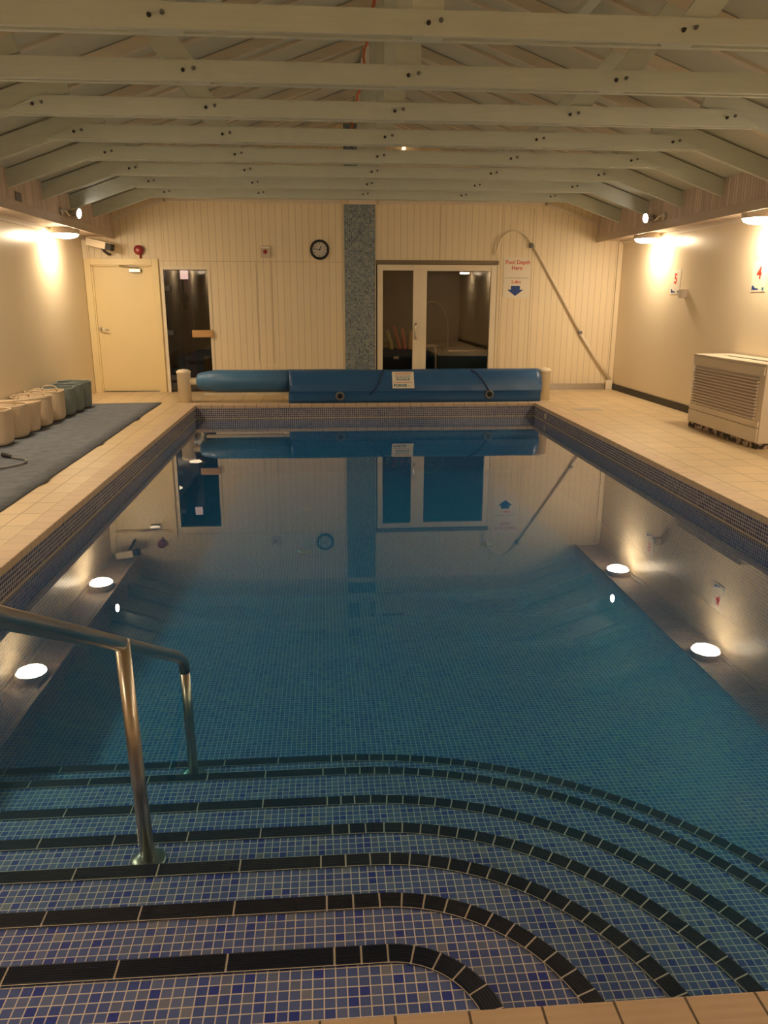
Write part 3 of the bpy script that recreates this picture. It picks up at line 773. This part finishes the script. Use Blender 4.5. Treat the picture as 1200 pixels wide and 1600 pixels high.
# ------------------------------------------------------------------ cover reel
def build_reel():
    Y = 11.72; ZA = .31
    r = thing('pool_cover_reel', 'blue pool cover wound on a reel between two white posts at the far pool edge', 'cover reel', (.6, Y, 0))
    for x in (-2.085, 3.355):
        bm = bmesh.new(); lathe(bm, [(.098, 0), (.098, .425), (.106, .43), (.106, .455), (.075, .478), (0, .489)], (x, Y, 0), (0, 0, 1), 28)
        obj('post', bm, M['white'], r)
    bm = bmesh.new(); tube(bm, [(-2.02, Y, ZA), (3.29, Y, ZA)], .052, 16); obj('axle', bm, M['white'], r)
    bm = bmesh.new()
    prof = [(.06, -1.90), (.10, -1.885), (.125, -1.84), (.128, -1.80), (.136, -1.795), (.134, -1.76), (.143, -1.755), (.141, -1.72), (.150, -1.715), (.150, -1.66), (.163, -1.64), (.163, -1.2), (.162, -.80), (.165, -.45)]
    lathe(bm, prof, (0, Y, ZA), (1, 0, 0), 12)
    obj('wound_cover', bm, M['cover_old'], r, 'bare end of the wound blue cover with tape rings')
    bm = bmesh.new(); box(bm, (-1.80, Y-.02, .10), (-.45, Y+.06, .145), .006); obj('leading_bar', bm, M['white'], r)
    # loose sheet draped over the roll
    bm = bmesh.new()
    prof = [(Y+.17, .10), (Y+.18, .30), (Y+.15, .41), (Y+.08, .465), (Y, .478), (Y-.08, .464), (Y-.145, .425), (Y-.195, .35), (Y-.235, .255), (Y-.258, .175), (Y-.250, .14), (Y-.246, .07), (Y-.248, .004)]
    nx = 60; cols = []
    for i in range(nx+1):
        x = -.53 + (3.255+.53)*i/nx; col = []
        for k, (yy, zz) in enumerate(prof):
            v = noise.noise(Vector((x*1.3, k*.45, 2.0)))*.010 + noise.noise(Vector((x*4.0, k*.8, 7.0)))*.004
            dip = .012*math.exp(-((x-1.0)/.5)**2) if 3 <= k <= 6 else 0
            col.append(bm.verts.new((x + (.01*math.sin(k) if i in (0, nx) else 0), yy - v*(1 if k < 12 else .3), max(zz + v*.4 - dip, .004))))
        cols.append(col)
    for a, b in zip(cols[:-1], cols[1:]):
        for k in range(len(prof)-1):
            f = bm.faces.new((a[k], b[k], b[k+1], a[k+1])); f.smooth = k not in (8, 9)
    bmesh.ops.recalc_face_normals(bm, faces=bm.faces)
    bmesh.ops.solidify(bm, geom=bm.faces[:], thickness=.006)
    sh = obj('draped_sheet', bm, M['cover'], r, 'loose blue sheet hanging to the pool edge')
    def front(z): 
        pts = prof[4:]
        for (y0, z0), (y1, z1) in zip(pts[:-1], pts[1:]):
            if z1 <= z <= z0: return y0 + (y1-y0)*(z0-z)/(z0-z1)
        return prof[-1][0]
    for x, z in ((.22, .105), (2.46, .115)):
        bm = bmesh.new(); c = Vector((x, front(z)-.022, z)); n = Vector((0, -1, 0))
        ring = []
        for i in range(24):
            a = 2*PI*i/24; d = Vector((math.cos(a), 0, 0)) + math.sin(a)*Vector((0, 0, 1)); ring.append(c + d*.052)
        tube(bm, ring + [ring[0]], .015, 8, False)
        e = obj('eyelet', bm, M['grey_plastic'], sh)
        bm = bmesh.new(); lathe(bm, [(.046, 0), (.046, .006)], c - n*.004, n, 20); obj('eyelet_hole', bm, M['black'], sh)
    for pts in ([(.87, .468), (.85, .40), (.80, .30), (.74, .20), (.66, .13)], [(2.20, .465), (2.28, .42), (2.36, .33), (2.41, .25), (2.45, .17)]):
        bm = bmesh.new(); tube(bm, [(x, front(z)-.018, z) for x, z in pts], .010, 6); obj('cord', bm, M['cord'], sh)
    # maker's label
    zt, zb = .455, .205
    A = Vector((1.0, front(zt)-.022, zt)); B = Vector((1.325, front(zb)-.022, zb))
    bm = bmesh.new()
    hv = Vector((0, front(zb)-front(zt), zb-zt))
    up = -hv.normalized(); xa = Vector((1, 0, 0)); nn = xa.cross(up)
    M4 = Matrix((xa, up, nn)).transposed().to_4x4()
    mid = Vector((1.1625, (A.y+B.y)/2-.012, (zt+zb)/2)); M4.translation = mid
    bm = bmesh.new(); box(bm, (-.163, -.135, -.002), (.163, .135, .002), .0, 0, M4)
    lab = obj('maker_label', bm, M['sign'], r, 'white printed label with small text and FORGE')
    def T(body, size, dx, dy, mat, bold=0.0, sx=1.0):
        text('lettering', body, size, mat, lab, M4 @ Matrix.Translation((dx, dy, .003)), 'CENTER', .0004, sx, bold)
    T('FORGE', .062, -.045, -.092, M['teal_ink'], .0022); T('est.', .03, .09, -.092, M['grey_plastic'])
    bm = bmesh.new()
    for dy, wd_ in ((.112, .13), (.096, .115), (-.04, .13)): box(bm, (-wd_, dy-.004, .002), (wd_, dy+.004, .0032), 0, 0, M4)
    obj('print_lines', bm, M['orange_ink'], lab)
    bm = bmesh.new()
    for dy, wd_ in ((.062, .12), (.034, .10), (.016, .105), (-.002, .10)):
        x = -wd_
        while x < wd_:
            l = random.uniform(.02, .05); box(bm, (x, dy-.005, .002), (min(x+l, wd_), dy+.005, .0032), 0, 0, M4); x += l+.008
    obj('print_lines', bm, M['teal_ink'], lab)
build_reel()

# ------------------------------------------------------------------ mat, tubs, cable
def build_left_deck():
    # mat
    bm = bmesh.new(); n = 70; top = []; bot = []
    y0, y1 = 2.2, 11.62
    for i in range(n+1):
        y = y0 + (y1-y0)*i/n
        xr = -2.36 - .008*(y-5) + .012*noise.noise(Vector((y*1.1, 3, 0)))
        if i % 13 == 6: xr += .025
        row = []
        for k in range(9):
            u = k/8; x = (XL+.012) + (xr-XL-.012)*u
            z = .012 + .004*noise.noise(Vector((x*2.5, y*2.5, 0)))
            if k == 8 and i % 13 in (6, 7): z += .018
            row.append(bm.verts.new((x, y - .14*(1-u)*(i/n)**4, z)))
        top.append(row)
    for a, b in zip(top[:-1], top[1:]):
        for k in range(8):
            f = bm.faces.new((a[k], a[k+1], b[k+1], b[k])); f.smooth = True
    es = [e for e in bm.edges if e.is_boundary]
    ex = bmesh.ops.extrude_edge_only(bm, edges=es)
    for v in ex['geom']:
        if isinstance(v, bmesh.types.BMVert): v.co.z = .001
    bmesh.ops.recalc_face_normals(bm, faces=bm.faces)
    tag(obj('floor_mat', bm, M['mat'], None, None, (-3.0, 7, 0)), 'long blue grey mat on the deck along the wall of tubs', 'mat')
    # soft tubs
    def tub(y, ly, mat, lb, h=.35, flare=1.04, lx=.43, group='soft tubs along the wall', tilt=0.0, handles=True):
        x1 = -3.29; cx = x1-lx/2
        t = thing('storage_tub', lb, 'tub', (cx, y, .017), group)
        t.rotation_euler = (tilt, 0, 0)
        bm = bmesh.new()
        def ring(sx, sy, z, rad):
            pts = []
            hx, hy = lx/2*sx, ly/2*sy; rr = min(rad, hx*.95, hy*.95)
            for qx, qy, a0 in ((1, 1, 0), (-1, 1, PI/2), (-1, -1, PI), (1, -1, 3*PI/2)):
                for j in range(6):
                    a = a0 + PI/2*j/5
                    pts.append((qx*(hx-rr)+rr*math.cos(a), qy*(hy-rr)+rr*math.sin(a)))
            return [bm.verts.new((p[0] + .006*noise.noise(Vector((p[0]*9, p[1]*9+y*3, z*6))), p[1] + .006*noise.noise(Vector((p[0]*7+3, p[1]*9+y, z*6))),
                    z + (.014*noise.noise(Vector((p[0]*5, p[1]*5+y*2, 1))) if z > h*.9 else 0))) for p in pts]
        spec = [(.72, .72, 0, .10), (.90, .90, .006, .12), (.97, .97, .035, .13), (.99, .99, .10, .13), (1, 1, h*.6, .13), (flare*.985, flare*.985, h*.93, .13), (flare, flare, h, .13),
                (flare*.96, flare*.95, h*1.0, .12), (flare*.95, flare*.93, h*.9, .12), (.93, .93, .10, .12), (.88, .88, .02, .11)]
        rings = [ring(*s) for s in spec]; m = len(rings[0])
        for a, b in zip(rings[:-1], rings[1:]):
            for k in range(m):
                f = bm.faces.new((a[k], a[(k+1) % m], b[(k+1) % m], b[k])); f.smooth = True
        bm.faces.new(list(reversed(rings[0]))); bm.faces.new(rings[-1])
        obj('body', bm, mat, t, None, None, True)
        bm = bmesh.new()
        rim = []
        hx, hy = lx/2*flare*.98, ly/2*flare*.97; rr = min(.125, hy*.95)
        for qx, qy, a0 in ((1, 1, 0), (-1, 1, PI/2), (-1, -1, PI), (1, -1, 3*PI/2)):
            for j in range(6):
                a = a0+PI/2*j/5; p = (qx*(hx-rr)+rr*math.cos(a), qy*(hy-rr)+rr*math.sin(a)); rim.append((p[0], p[1], h+.014*noise.noise(Vector((p[0]*5, p[1]*5+y*2, 1)))))
        tube(bm, rim+[rim[0]], .008, 6, False); obj('rim', bm, mat, t, None, None, True)
        if handles:
            for sy in (-1, 1):
                bm = bmesh.new(); yy = sy*ly/2*flare*.97
                tube(bm, [(-.09, yy, h-.03), (-.085, yy, h+.02), (-.05, yy*1.0, h+.045), (.05, yy, h+.045), (.085, yy, h+.02), (.09, yy, h-.03)], .009, 6)
                obj('handle', bm, mat, t, None, None, True)
        return t
    C, G = M['tub_cream'], M['tub_grey']
    tub(8.26, .40, C, 'cream soft tub nearest the viewer, cut by the picture edge', .355, 1.0, handles=False)
    tub(8.73, .38, C, 'second cream soft tub from the viewer, behind the nearest one', .350, 1.0, handles=False)
    tub(9.12, .30, C, 'cream soft tub with the wide flared rim, third from the viewer', .335, 1.10, handles=False)
    tub(9.52, .34, C, 'cream soft tub just beyond the flared one, fourth from the viewer', .350, 1.02)
    tub(9.98, .38, C, 'last cream soft tub, next to the grey ones', .360, 1.01)
    tub(10.41, .34, G, 'grey soft tub nearest the cream ones', .345, 1.02, handles=False)
    tub(10.78, .32, G, 'middle one of the three grey soft tubs', .345, 1.02, handles=False)
    tub(11.15, .36, G, 'grey soft tub nearest the cream door', .350, 1.02, handles=False)
    bm = bmesh.new(); tube(bm, [(-3.68, 8.62, .40), (-3.22, 9.24, .375)], .011, 8)
    tag(obj('cream_stick', bm, C, None, None, (-3.68, 8.62, .40)), 'thin cream stick lying across the rims of the cream tubs', 'stick')
    # loose flex
    r = thing('loose_cable', 'loose dark cable with a plug curled on the mat', 'cable', (-2.9, 7.2, .018))
    bm = bmesh.new()
    ctrl = [(-3.45, 6.85), (-3.2, 6.82), (-3.0, 6.92), (-2.86, 7.05), (-2.79, 7.22), (-2.83, 7.36), (-2.93, 7.44), (-3.02, 7.50)]
    pts = []
    for i in range(len(ctrl)-1):
        for j in range(5):
            u = j/5; p = [ctrl[max(i-1, 0)], ctrl[i], ctrl[i+1], ctrl[min(i+2, len(ctrl)-1)]]
            pts.append(tuple(.5*((2*p[1][k]) + (-p[0][k]+p[2][k])*u + (2*p[0][k]-5*p[1][k]+4*p[2][k]-p[3][k])*u*u + (-p[0][k]+3*p[1][k]-3*p[2][k]+p[3][k])*u**3) for k in (0, 1)) + (.026,))
    tube(bm, pts, .009, 8); obj('flex', bm, M['grey_plastic'], r)
    bm = bmesh.new(); tube(bm, [(-3.01, 7.495, .03), (-3.05, 7.53, .034), (-3.12, 7.58, .036)], [.012, .022, .024], 10); obj('plug', bm, M['dark'], r)
build_left_deck()

# ------------------------------------------------------------------ heater and right-hand deck
def build_right_deck():
    x0, x1, y0, y1, h = 4.43, 4.915, 7.53, 9.10, .86
    r = thing('dehumidifier', 'beige floor standing air handling unit with louvred front against the numbers wall', 'air unit', ((x0+x1)/2, (y0+y1)/2, 0))
    bm = bmesh.new(); box(bm, (x0+.012, y0, .06), (x1, y1, h-.012), .006); obj('casing', bm, M['heater'], r)
    bm = bmesh.new(); 
    # top lid with a slot
    ya, yb = y0+.30, y1-.30
    box(bm, (x0, y0-.006, h-.012), (x0+.20, y1+.006, h+.01)); box(bm, (x0+.27, y0-.006, h-.012), (x1, y1+.006, h+.01))
    box(bm, (x0+.20, y0-.006, h-.012), (x0+.27, ya, h+.01)); box(bm, (x0+.20, yb, h-.012), (x0+.27, y1+.006, h+.01))
    obj('lid', bm, M['heater'], r)
    obj('outlet_slot', BX(((x0+.20, ya, h-.0115), (x0+.27, yb, h-.004))), M['black'], r)
    bm = bmesh.new(); n = 13; z0, z1 = .30, .735
    for i in range(n):
        z = z0 + (z1-z0)*i/n; d = (z1-z0)/n
        prism(bm, [(x0-.016, z+.002), (x0-.016, z+d*.45), (x0+.012, z+d*.98), (x0+.012, z+.002)], y0+.10, y1-.05, 'y')
    obj('louvre_grille', bm, M['louvre'], r)
    bm = bmesh.new()
    box(bm, (x0-.004, y0+.02, .755), (x0+.012, y1-.01, .845), .004); box(bm, (x0-.004, y0+.02, .225), (x0+.012, y1-.01, .288), .004)
    box(bm, (x0-.004, y0+.02, .07), (x0+.012, y1-.01, .215), .004)
    obj('front_panel', bm, M['heater'], r)
    obj('plinth', BX(((x0+.015, y0+.01, 0), (x1, y1-.01, .06))), M['rotted'], r, 'rotted dark plinth under the unit')
    # drain cover
    bm = bmesh.new()
    for i in range(9): box(bm, (3.50+.043*i, 10.50, .001), (3.53+.043*i, 10.70, .005))
    box(bm, (3.49, 10.49, .0005), (3.89, 10.71, .002))
    tag(obj('drain_grate', bm, M['beige_plastic'], None, None, (3.69, 10.6, 0)), 'small slotted drain cover let into the heater-side deck', 'drain cover')
build_right_deck()

# ------------------------------------------------------------------ things on the walls
def build_far_wall_things():
    # clock
    c = Vector((-.045, YW, 2.25))
    r = thing('wall_clock', 'round wall clock with a black rim on the boarded wall', 'clock', c)
    bm = bmesh.new(); lathe(bm, [(.115, .03), (.118, .042), (.135, .05), (.15, .04), (.155, .0)], c, (0, -1, 0), 40, False); obj('rim', bm, M['black'], r)
    bm = bmesh.new(); lathe(bm, [(0, .028), (.118, .028)], c, (0, -1, 0), 40, False); obj('dial', bm, M['dial'], r)
    bm = bmesh.new()
    for k in range(12):
        a = k*PI/6; m4 = Matrix.Translation(c+Vector((0, -.030, 0))) @ Matrix.Rotation(a, 4, 'Y')
        box(bm, (-.004, -.001, .082), (.004, .001, .103 if k % 3 else .108), 0, 0, m4)
    obj('hour_marks', bm, M['black_ink'], r)
    for a, l, w in ((math.radians(24), .062, .006), (math.radians(-82), .088, .0045)):
        bm = bmesh.new(); m4 = Matrix.Translation(c+Vector((0, -.034, 0))) @ Matrix.Rotation(a, 4, 'Y')
        box(bm, (-w, -.001, -.015), (w, .001, l), 0, 0, m4); obj('hand', bm, M['black_ink'], r)
    # call point
    r = thing('call_point', 'square wall box with a round red button on the boarded wall', 'call point', (-.91, YW, 2.21))
    obj('box', BX(((-.985, YW-.05, 2.125), (-.825, YW, 2.305)), bev=.008), M['beige_plastic'], r)
    bm = bmesh.new(); lathe(bm, [(.034, 0), (.03, .012), (0, .014)], (-.91, YW-.05, 2.21), (0, -1, 0), 20); obj('button', bm, M['red'], r, 'round dark red button')
    obj('header', BX(((-.975, YW-.052, 2.265), (-.835, YW-.049, 2.29))), M['sign'], r)
    # red sounder
    c = Vector((-2.875, YW, 2.225))
    r = thing('alarm_sounder', 'round red alarm sounder above the cream door', 'alarm', c)
    bm = bmesh.new(); lathe(bm, [(.05, 0), (.072, .02), (.074, .07), (.06, .09), (.03, .10), (0, .10)], c, (0, -1, 0), 24); obj('body', bm, M['red'], r)
    bm = bmesh.new(); tube(bm, [c+Vector((.01, -.02, -.06)), c+Vector((.01, -.015, -.125))], .016, 8); obj('cable_gland', bm, M['red'], r)
    # camera
    r = thing('security_camera', 'white box camera with a dark snout on a bracket above the door corner', 'camera', (-3.42, 12.72, 2.28))
    m4 = Matrix.Translation((-3.40, 12.70, 2.285)) @ Matrix.Rotation(math.radians(-18), 4, 'Z') @ Matrix.Rotation(math.radians(12), 4, 'Y')
    bm = bmesh.new(); box(bm, (-.19, -.06, -.045), (.14, .06, .055), .0, 0, m4); obj('housing', bm, M['white'], r)
    bm = bmesh.new(); box(bm, (.14, -.05, -.05), (.23, .05, .045), 0, 0, m4); obj('snout', bm, M['dark'], r)
    bm = bmesh.new(); box(bm, (-.20, -.068, .055), (.25, .068, .063), 0, 0, m4); obj('sun_shield', bm, M['beige_plastic'], r)
    bm = bmesh.new(); tube(bm, [(-3.36, 12.70, 2.24), (-3.34, 12.75, 2.19), (-3.34, 12.95, 2.16), (-3.34, YW, 2.16)], .022, 8); obj('bracket', bm, M['dark'], r)
    bm = bmesh.new(); tube(bm, [(-3.58, 12.74, 2.33), (-3.64, 12.78, 2.36), (-3.66, 12.9, 2.39), (-3.66, YW-.01, 2.40)], .008, 6); obj('lead', bm, M['beige_plastic'], r)
    # low vent
    bm = bmesh.new(); box(bm, (-.98, YW-.015, .32), (-.71, YW, .45), .004)
    for i in range(5): box(bm, (-.96, YW-.02, .335+.022*i), (-.73, YW-.014, .345+.022*i))
    tag(obj('wall_vent', bm, M['tg_near'], None, None, (-.845, YW, .385)), 'small white vent low on the boarded wall behind the reel', 'vent')
    # depth sign: two sheets
    xc = 3.18
    t = thing('depth_sign', 'upper white sheet with red words Pool Depth Here', 'sign', (xc, YW, 1.99))
    obj('board', BX(((2.955, YW-.006, 1.835), (3.405, YW, 2.15))), M['sign'], t)
    text('lettering', 'Pool Depth', .088, M['red_ink'], t, on_far(xc+.01, 2.075, YW-.007), 'CENTER', .0004, 1.0, .0012)
    text('lettering', 'Here', .088, M['red_ink'], t, on_far(xc, 1.985, YW-.007), 'CENTER', .0004, 1.0, .0012)
    t = thing('depth_sign', 'lower white sheet with 1-4m above a blue arrow pointing down', 'sign', (xc, YW, 1.67))
    obj('board', BX(((2.96, YW-.008, 1.515), (3.40, YW-.001, 1.832))), M['sign'], t)
    text('lettering', '1-4m', .080, M['red_ink'], t, on_far(xc-.01, 1.765, YW-.0085), 'CENTER', .0004, 1.0, .0012)
    bm = bmesh.new(); prism(bm, [(3.09, 1.705), (3.09, 1.645), (3.03, 1.645), (3.165, 1.545), (3.30, 1.645), (3.24, 1.645), (3.24, 1.705)], YW-.010, YW-.008, 'y'); obj('arrow', bm, M['blue_ink'], t)
    bm = bmesh.new()
    for i in range(12): box(bm, (2.985+.034*i, YW-.0095, 1.826), (3.005+.034*i, YW-.008, 1.834))
    obj('dashed_line', bm, M['black_ink'], t)
    # rescue hook
    r = thing('rescue_hook', 'long white pole with a curved hook leaning on the boarded wall over the depth sign', 'rescue pole', (4.90, YW-.06, 0))
    y = YW-.035
    bm = bmesh.new(); tube(bm, [(4.90, y-.01, .13), (4.60, y, .53), (4.298, y, .949)], .026, 10); obj('lower_tube', bm, M['trim'], r)
    bm = bmesh.new(); tube(bm, [(4.32, y, .92), (3.90, y, 1.60), (3.465, y, 2.276), (3.42, y, 2.34)], .019, 10); obj('upper_tube', bm, M['trim'], r)
    hk = [(3.44, 2.31), (3.39, 2.38), (3.306, 2.475), (3.24, 2.525), (3.175, 2.552), (3.10, 2.56), (3.038, 2.548), (2.96, 2.51), (2.896, 2.44), (2.85, 2.36), (2.828, 2.28), (2.801, 2.172)]
    bm = bmesh.new(); tube(bm, [(a, y, b) for a, b in hk], .012, 10); 
    tube(bm, [(2.801, y, 2.172), (2.79, y, 2.20), (2.79, y, 2.30), (2.81, y, 2.40), (2.86, y, 2.47)], .008, 8)
    obj('hook', bm, M['white'], r)
    bm = bmesh.new(); box(bm, (3.37, y-.03, 2.30), (3.42, y+.03, 2.37), .006); box(bm, (4.27, y-.03, .93), (4.33, y+.03, .98), .006); obj('clamp', bm, M['grey_plastic'], r)
    obj('foot_bracket', BX(((4.80, YW-.075, .0), (4.915, YW-.031, .16)), bev=.005), M['white'], r)
    # crank handle of the reel by the post / small black box on the baseboard
    bm = bmesh.new(); box(bm, (3.62, YW-.045, .035), (3.75, YW-.031, .06), .003)
    tag(obj('skirting_vent', bm, M['black'], None, None, (3.7, YW, .04)), 'small black slot on the metal skirting beside the reel post', 'vent')
build_far_wall_things()

def build_right_wall_things():
    for yc, zc_, n, lb in ((10.93, 1.735, '5', 'white wall card with a red number 5'), (8.78, 1.75, '4', 'white wall card with a red number 4')):
        t = thing('number_sign', lb, 'sign', (XR, yc, zc_), 'numbered cards on the side wall')
        obj('card', BX(((XR-.005, yc-.15, zc_-.165), (XR, yc+.15, zc_+.165))), M['sign'], t)
        text('number', n, .19, M['red_ink'], t, on_right(yc, zc_+.035, XR-.0055), 'CENTER', .0004, 1.0, .006)
        bm = bmesh.new(); prism(bm, [(yc+.125, zc_-.145), (yc+.125, zc_-.095), (yc+.095, zc_-.10), (yc+.06, zc_-.125), (yc+.0, zc_-.13), (yc-.02, zc_-.145)], XR-.0065, XR-.005, 'x')
        obj('logo', bm, M['blue_ink'], t)
        bm = bmesh.new(); box(bm, (XR-.0065, yc-.125, zc_-.15), (XR-.005, yc-.09, zc_-.12)); obj('logo_mark', bm, M['teal_ink'], t)
    bm = bmesh.new(); box(bm, (XR-.085, 10.53, 1.515), (XR-.001, 10.63, 1.63), .006)
    tag(obj('sensor_box', bm, M['beige_plastic'], None, None, (XR, 10.58, 1.57)), 'small beige sensor box on the wall below the number 5 card', 'sensor')
    # vent slot on the left bulkhead
    x = XC-D_FACE
    bm = bmesh.new(); box(bm, (x, 9.14, 2.51), (x+.012, 9.30, 2.60), .003)
    tag(obj('bulkhead_vent', bm, M['grey_plastic'], None, None, (x, 9.22, 2.55)), 'small grey vent plate on the boarded bulkhead above the tubs', 'vent')
    # pool inlets
    for i, (px, py, lb) in enumerate(((-.24, 7.4, 'pale round inlet in the pool floor on the clock side'), (1.64, 7.5, 'pale round inlet in the pool floor on the sign side'), (-.26, 9.1, 'pale round inlet in the pool floor nearest the reel'))):
        z = -.87 - .15*(py-PYN)/(PYF-PYN)
        bm = bmesh.new(); lathe(bm, [(.07, 0), (.065, .012), (.02, .016), (0, .016)], (px, py, z), (0, 0, 1), 20)
        tag(obj('pool_inlet', bm, M['alu'], None, None, (px, py, z)), lb, 'pool inlet', 'pool floor inlets')
    bm = bmesh.new(); lathe(bm, [(.05, 0), (.045, .012), (.02, .016), (0, .016)], (PXR, 10.75, -.115), (-1, 0, 0), 20)
    tag(obj('wall_inlet', bm, M['beige_plastic'], None, None, (PXR, 10.75, -.115)), 'pale fitting in the tiled pool edge near the far corner', 'pool inlet')
build_right_wall_things()

# ------------------------------------------------------------------ seen through the glass
def build_behind_glass():
    # crate of foam noodles behind the door pane
    r = thing('storage_crate', 'black crate behind the glass of the patio door', 'crate', (1.24, 13.62, 0))
    bm = bmesh.new(); X0, X1, Y0, Y1 = .93, 1.55, 13.35, 13.85
    box(bm, (X0, Y0, .0), (X1, Y0+.02, .66)); box(bm, (X0, Y1-.02, .0), (X1, Y1, .66)); box(bm, (X0, Y0, 0), (X0+.02, Y1, .66)); box(bm, (X1-.02, Y0, 0), (X1, Y1, .66)); box(bm, (X0, Y0, 0), (X1, Y1, .02))
    obj('body', bm, M['black'], r)
    obj('tag', BX(((1.18, Y0-.003, .50), (1.27, Y0, .55))), M['sign'], r)
    for x, dx, top, m, lb in ((1.18, -.10, .98, 'foam_yellow', 'pale yellow foam noodle in the black crate'), (1.32, -.12, 1.05, 'foam_red', 'brighter red foam noodle in the black crate'),
                              (1.405, -.06, 1.0, 'foam_red', 'red foam noodle behind the brighter one'), (1.49, .02, .97, 'foam_orange', 'orange foam noodle at the side of the crate')):
        bm = bmesh.new(); tube(bm, [(x, 13.6, .05), (x, 13.6, .5), (x+dx*.25, 13.6, .75), (x+dx, 13.6, top)], .034, 10)
        tag(obj('foam_noodle', bm, M[m], None, None, (x, 13.6, .05)), lb, 'foam noodle', 'foam noodles')
    # table with green cloth, stool frame, hoop
    r = thing('cloth_table', 'table with a dark green cloth behind the side pane', 'table', (2.6, 14.2, 0))
    bm = bmesh.new(); box(bm, (2.0, 13.75, .0), (3.4, 14.6, .60), .01); obj('cloth', bm, M['green_cloth'], r)
    obj('table_edge', BX(((2.18, 13.72, .60), (3.4, 14.6, .625))), M['alu'], r)
    r = thing('white_stool', 'white tube stool behind the side pane', 'stool', (1.85, 13.55, 0))
    bm = bmesh.new(); box(bm, (1.68, 13.40, .70), (1.95, 13.70, .73), .01); obj('seat', bm, M['beige_plastic'], r)
    for x, yy in ((1.88, 13.42), (1.93, 13.68), (1.70, 13.42), (1.70, 13.68)):
        bm = bmesh.new(); tube(bm, [(x, yy, .72), (x+.03, yy, .62), (x+.035, yy, .0)], .012, 8); obj('leg', bm, M['beige_plastic'], r)
    bm = bmesh.new(); tube(bm, [(2.05+.30*math.cos(a), 14.9, .95+.50*math.sin(a)) for a in [PI*i/18 for i in range(19)]], .013, 8); tube(bm, [(1.75, 14.9, .001), (1.75, 14.9, .95)], .02, 8); tube(bm, [(2.35, 14.9, .001), (2.35, 14.9, .95)], .02, 8)
    tag(obj('hoop', bm, M['beige_plastic'], None, None, (2.05, 14.9, .95)), 'pale hoop standing in the dark room behind the side pane', 'hoop')
    # inside the sauna
    bm = bmesh.new(); box(bm, (-2.50, 14.3, .0), (-2.30, 14.34, 2.0))
    tag(obj('wall_panel', bm, M['pink_panel'], None, None, (-2.40, 14.3, 0)), 'pale pink upright panel seen through the smoked door', 'panel')
    r = thing('sauna_lamp', 'small pinkish white lamp glowing at the top behind the smoked door', 'lamp', (-2.36, 13.90, 1.88))
    obj('back', BX(((-2.43, 13.92, 1.80), (-2.28, 13.98, 2.149)), bev=.004), M['dark'], r)
    obj('diffuser', BX(((-2.42, 13.88, 1.81), (-2.29, 14.02, 1.95)), bev=.004), M['pink_lamp'], r, 'glowing pinkish diffuser')
    bm = bmesh.new(); lathe(bm, [(0, -.16), (.03, -.15), (.035, -.05), (.06, .0), (.07, .06), (.05, .12), (.012, .14), (.008, .70)], (-2.44, 14.22, 1.45), (0, 0, 1), 14)
    tag(obj('hanging_ladle', bm, M['black'], None, None, (-2.44, 14.22, 1.45)), 'black object hanging inside behind the smoked door', 'ladle')
build_behind_glass()
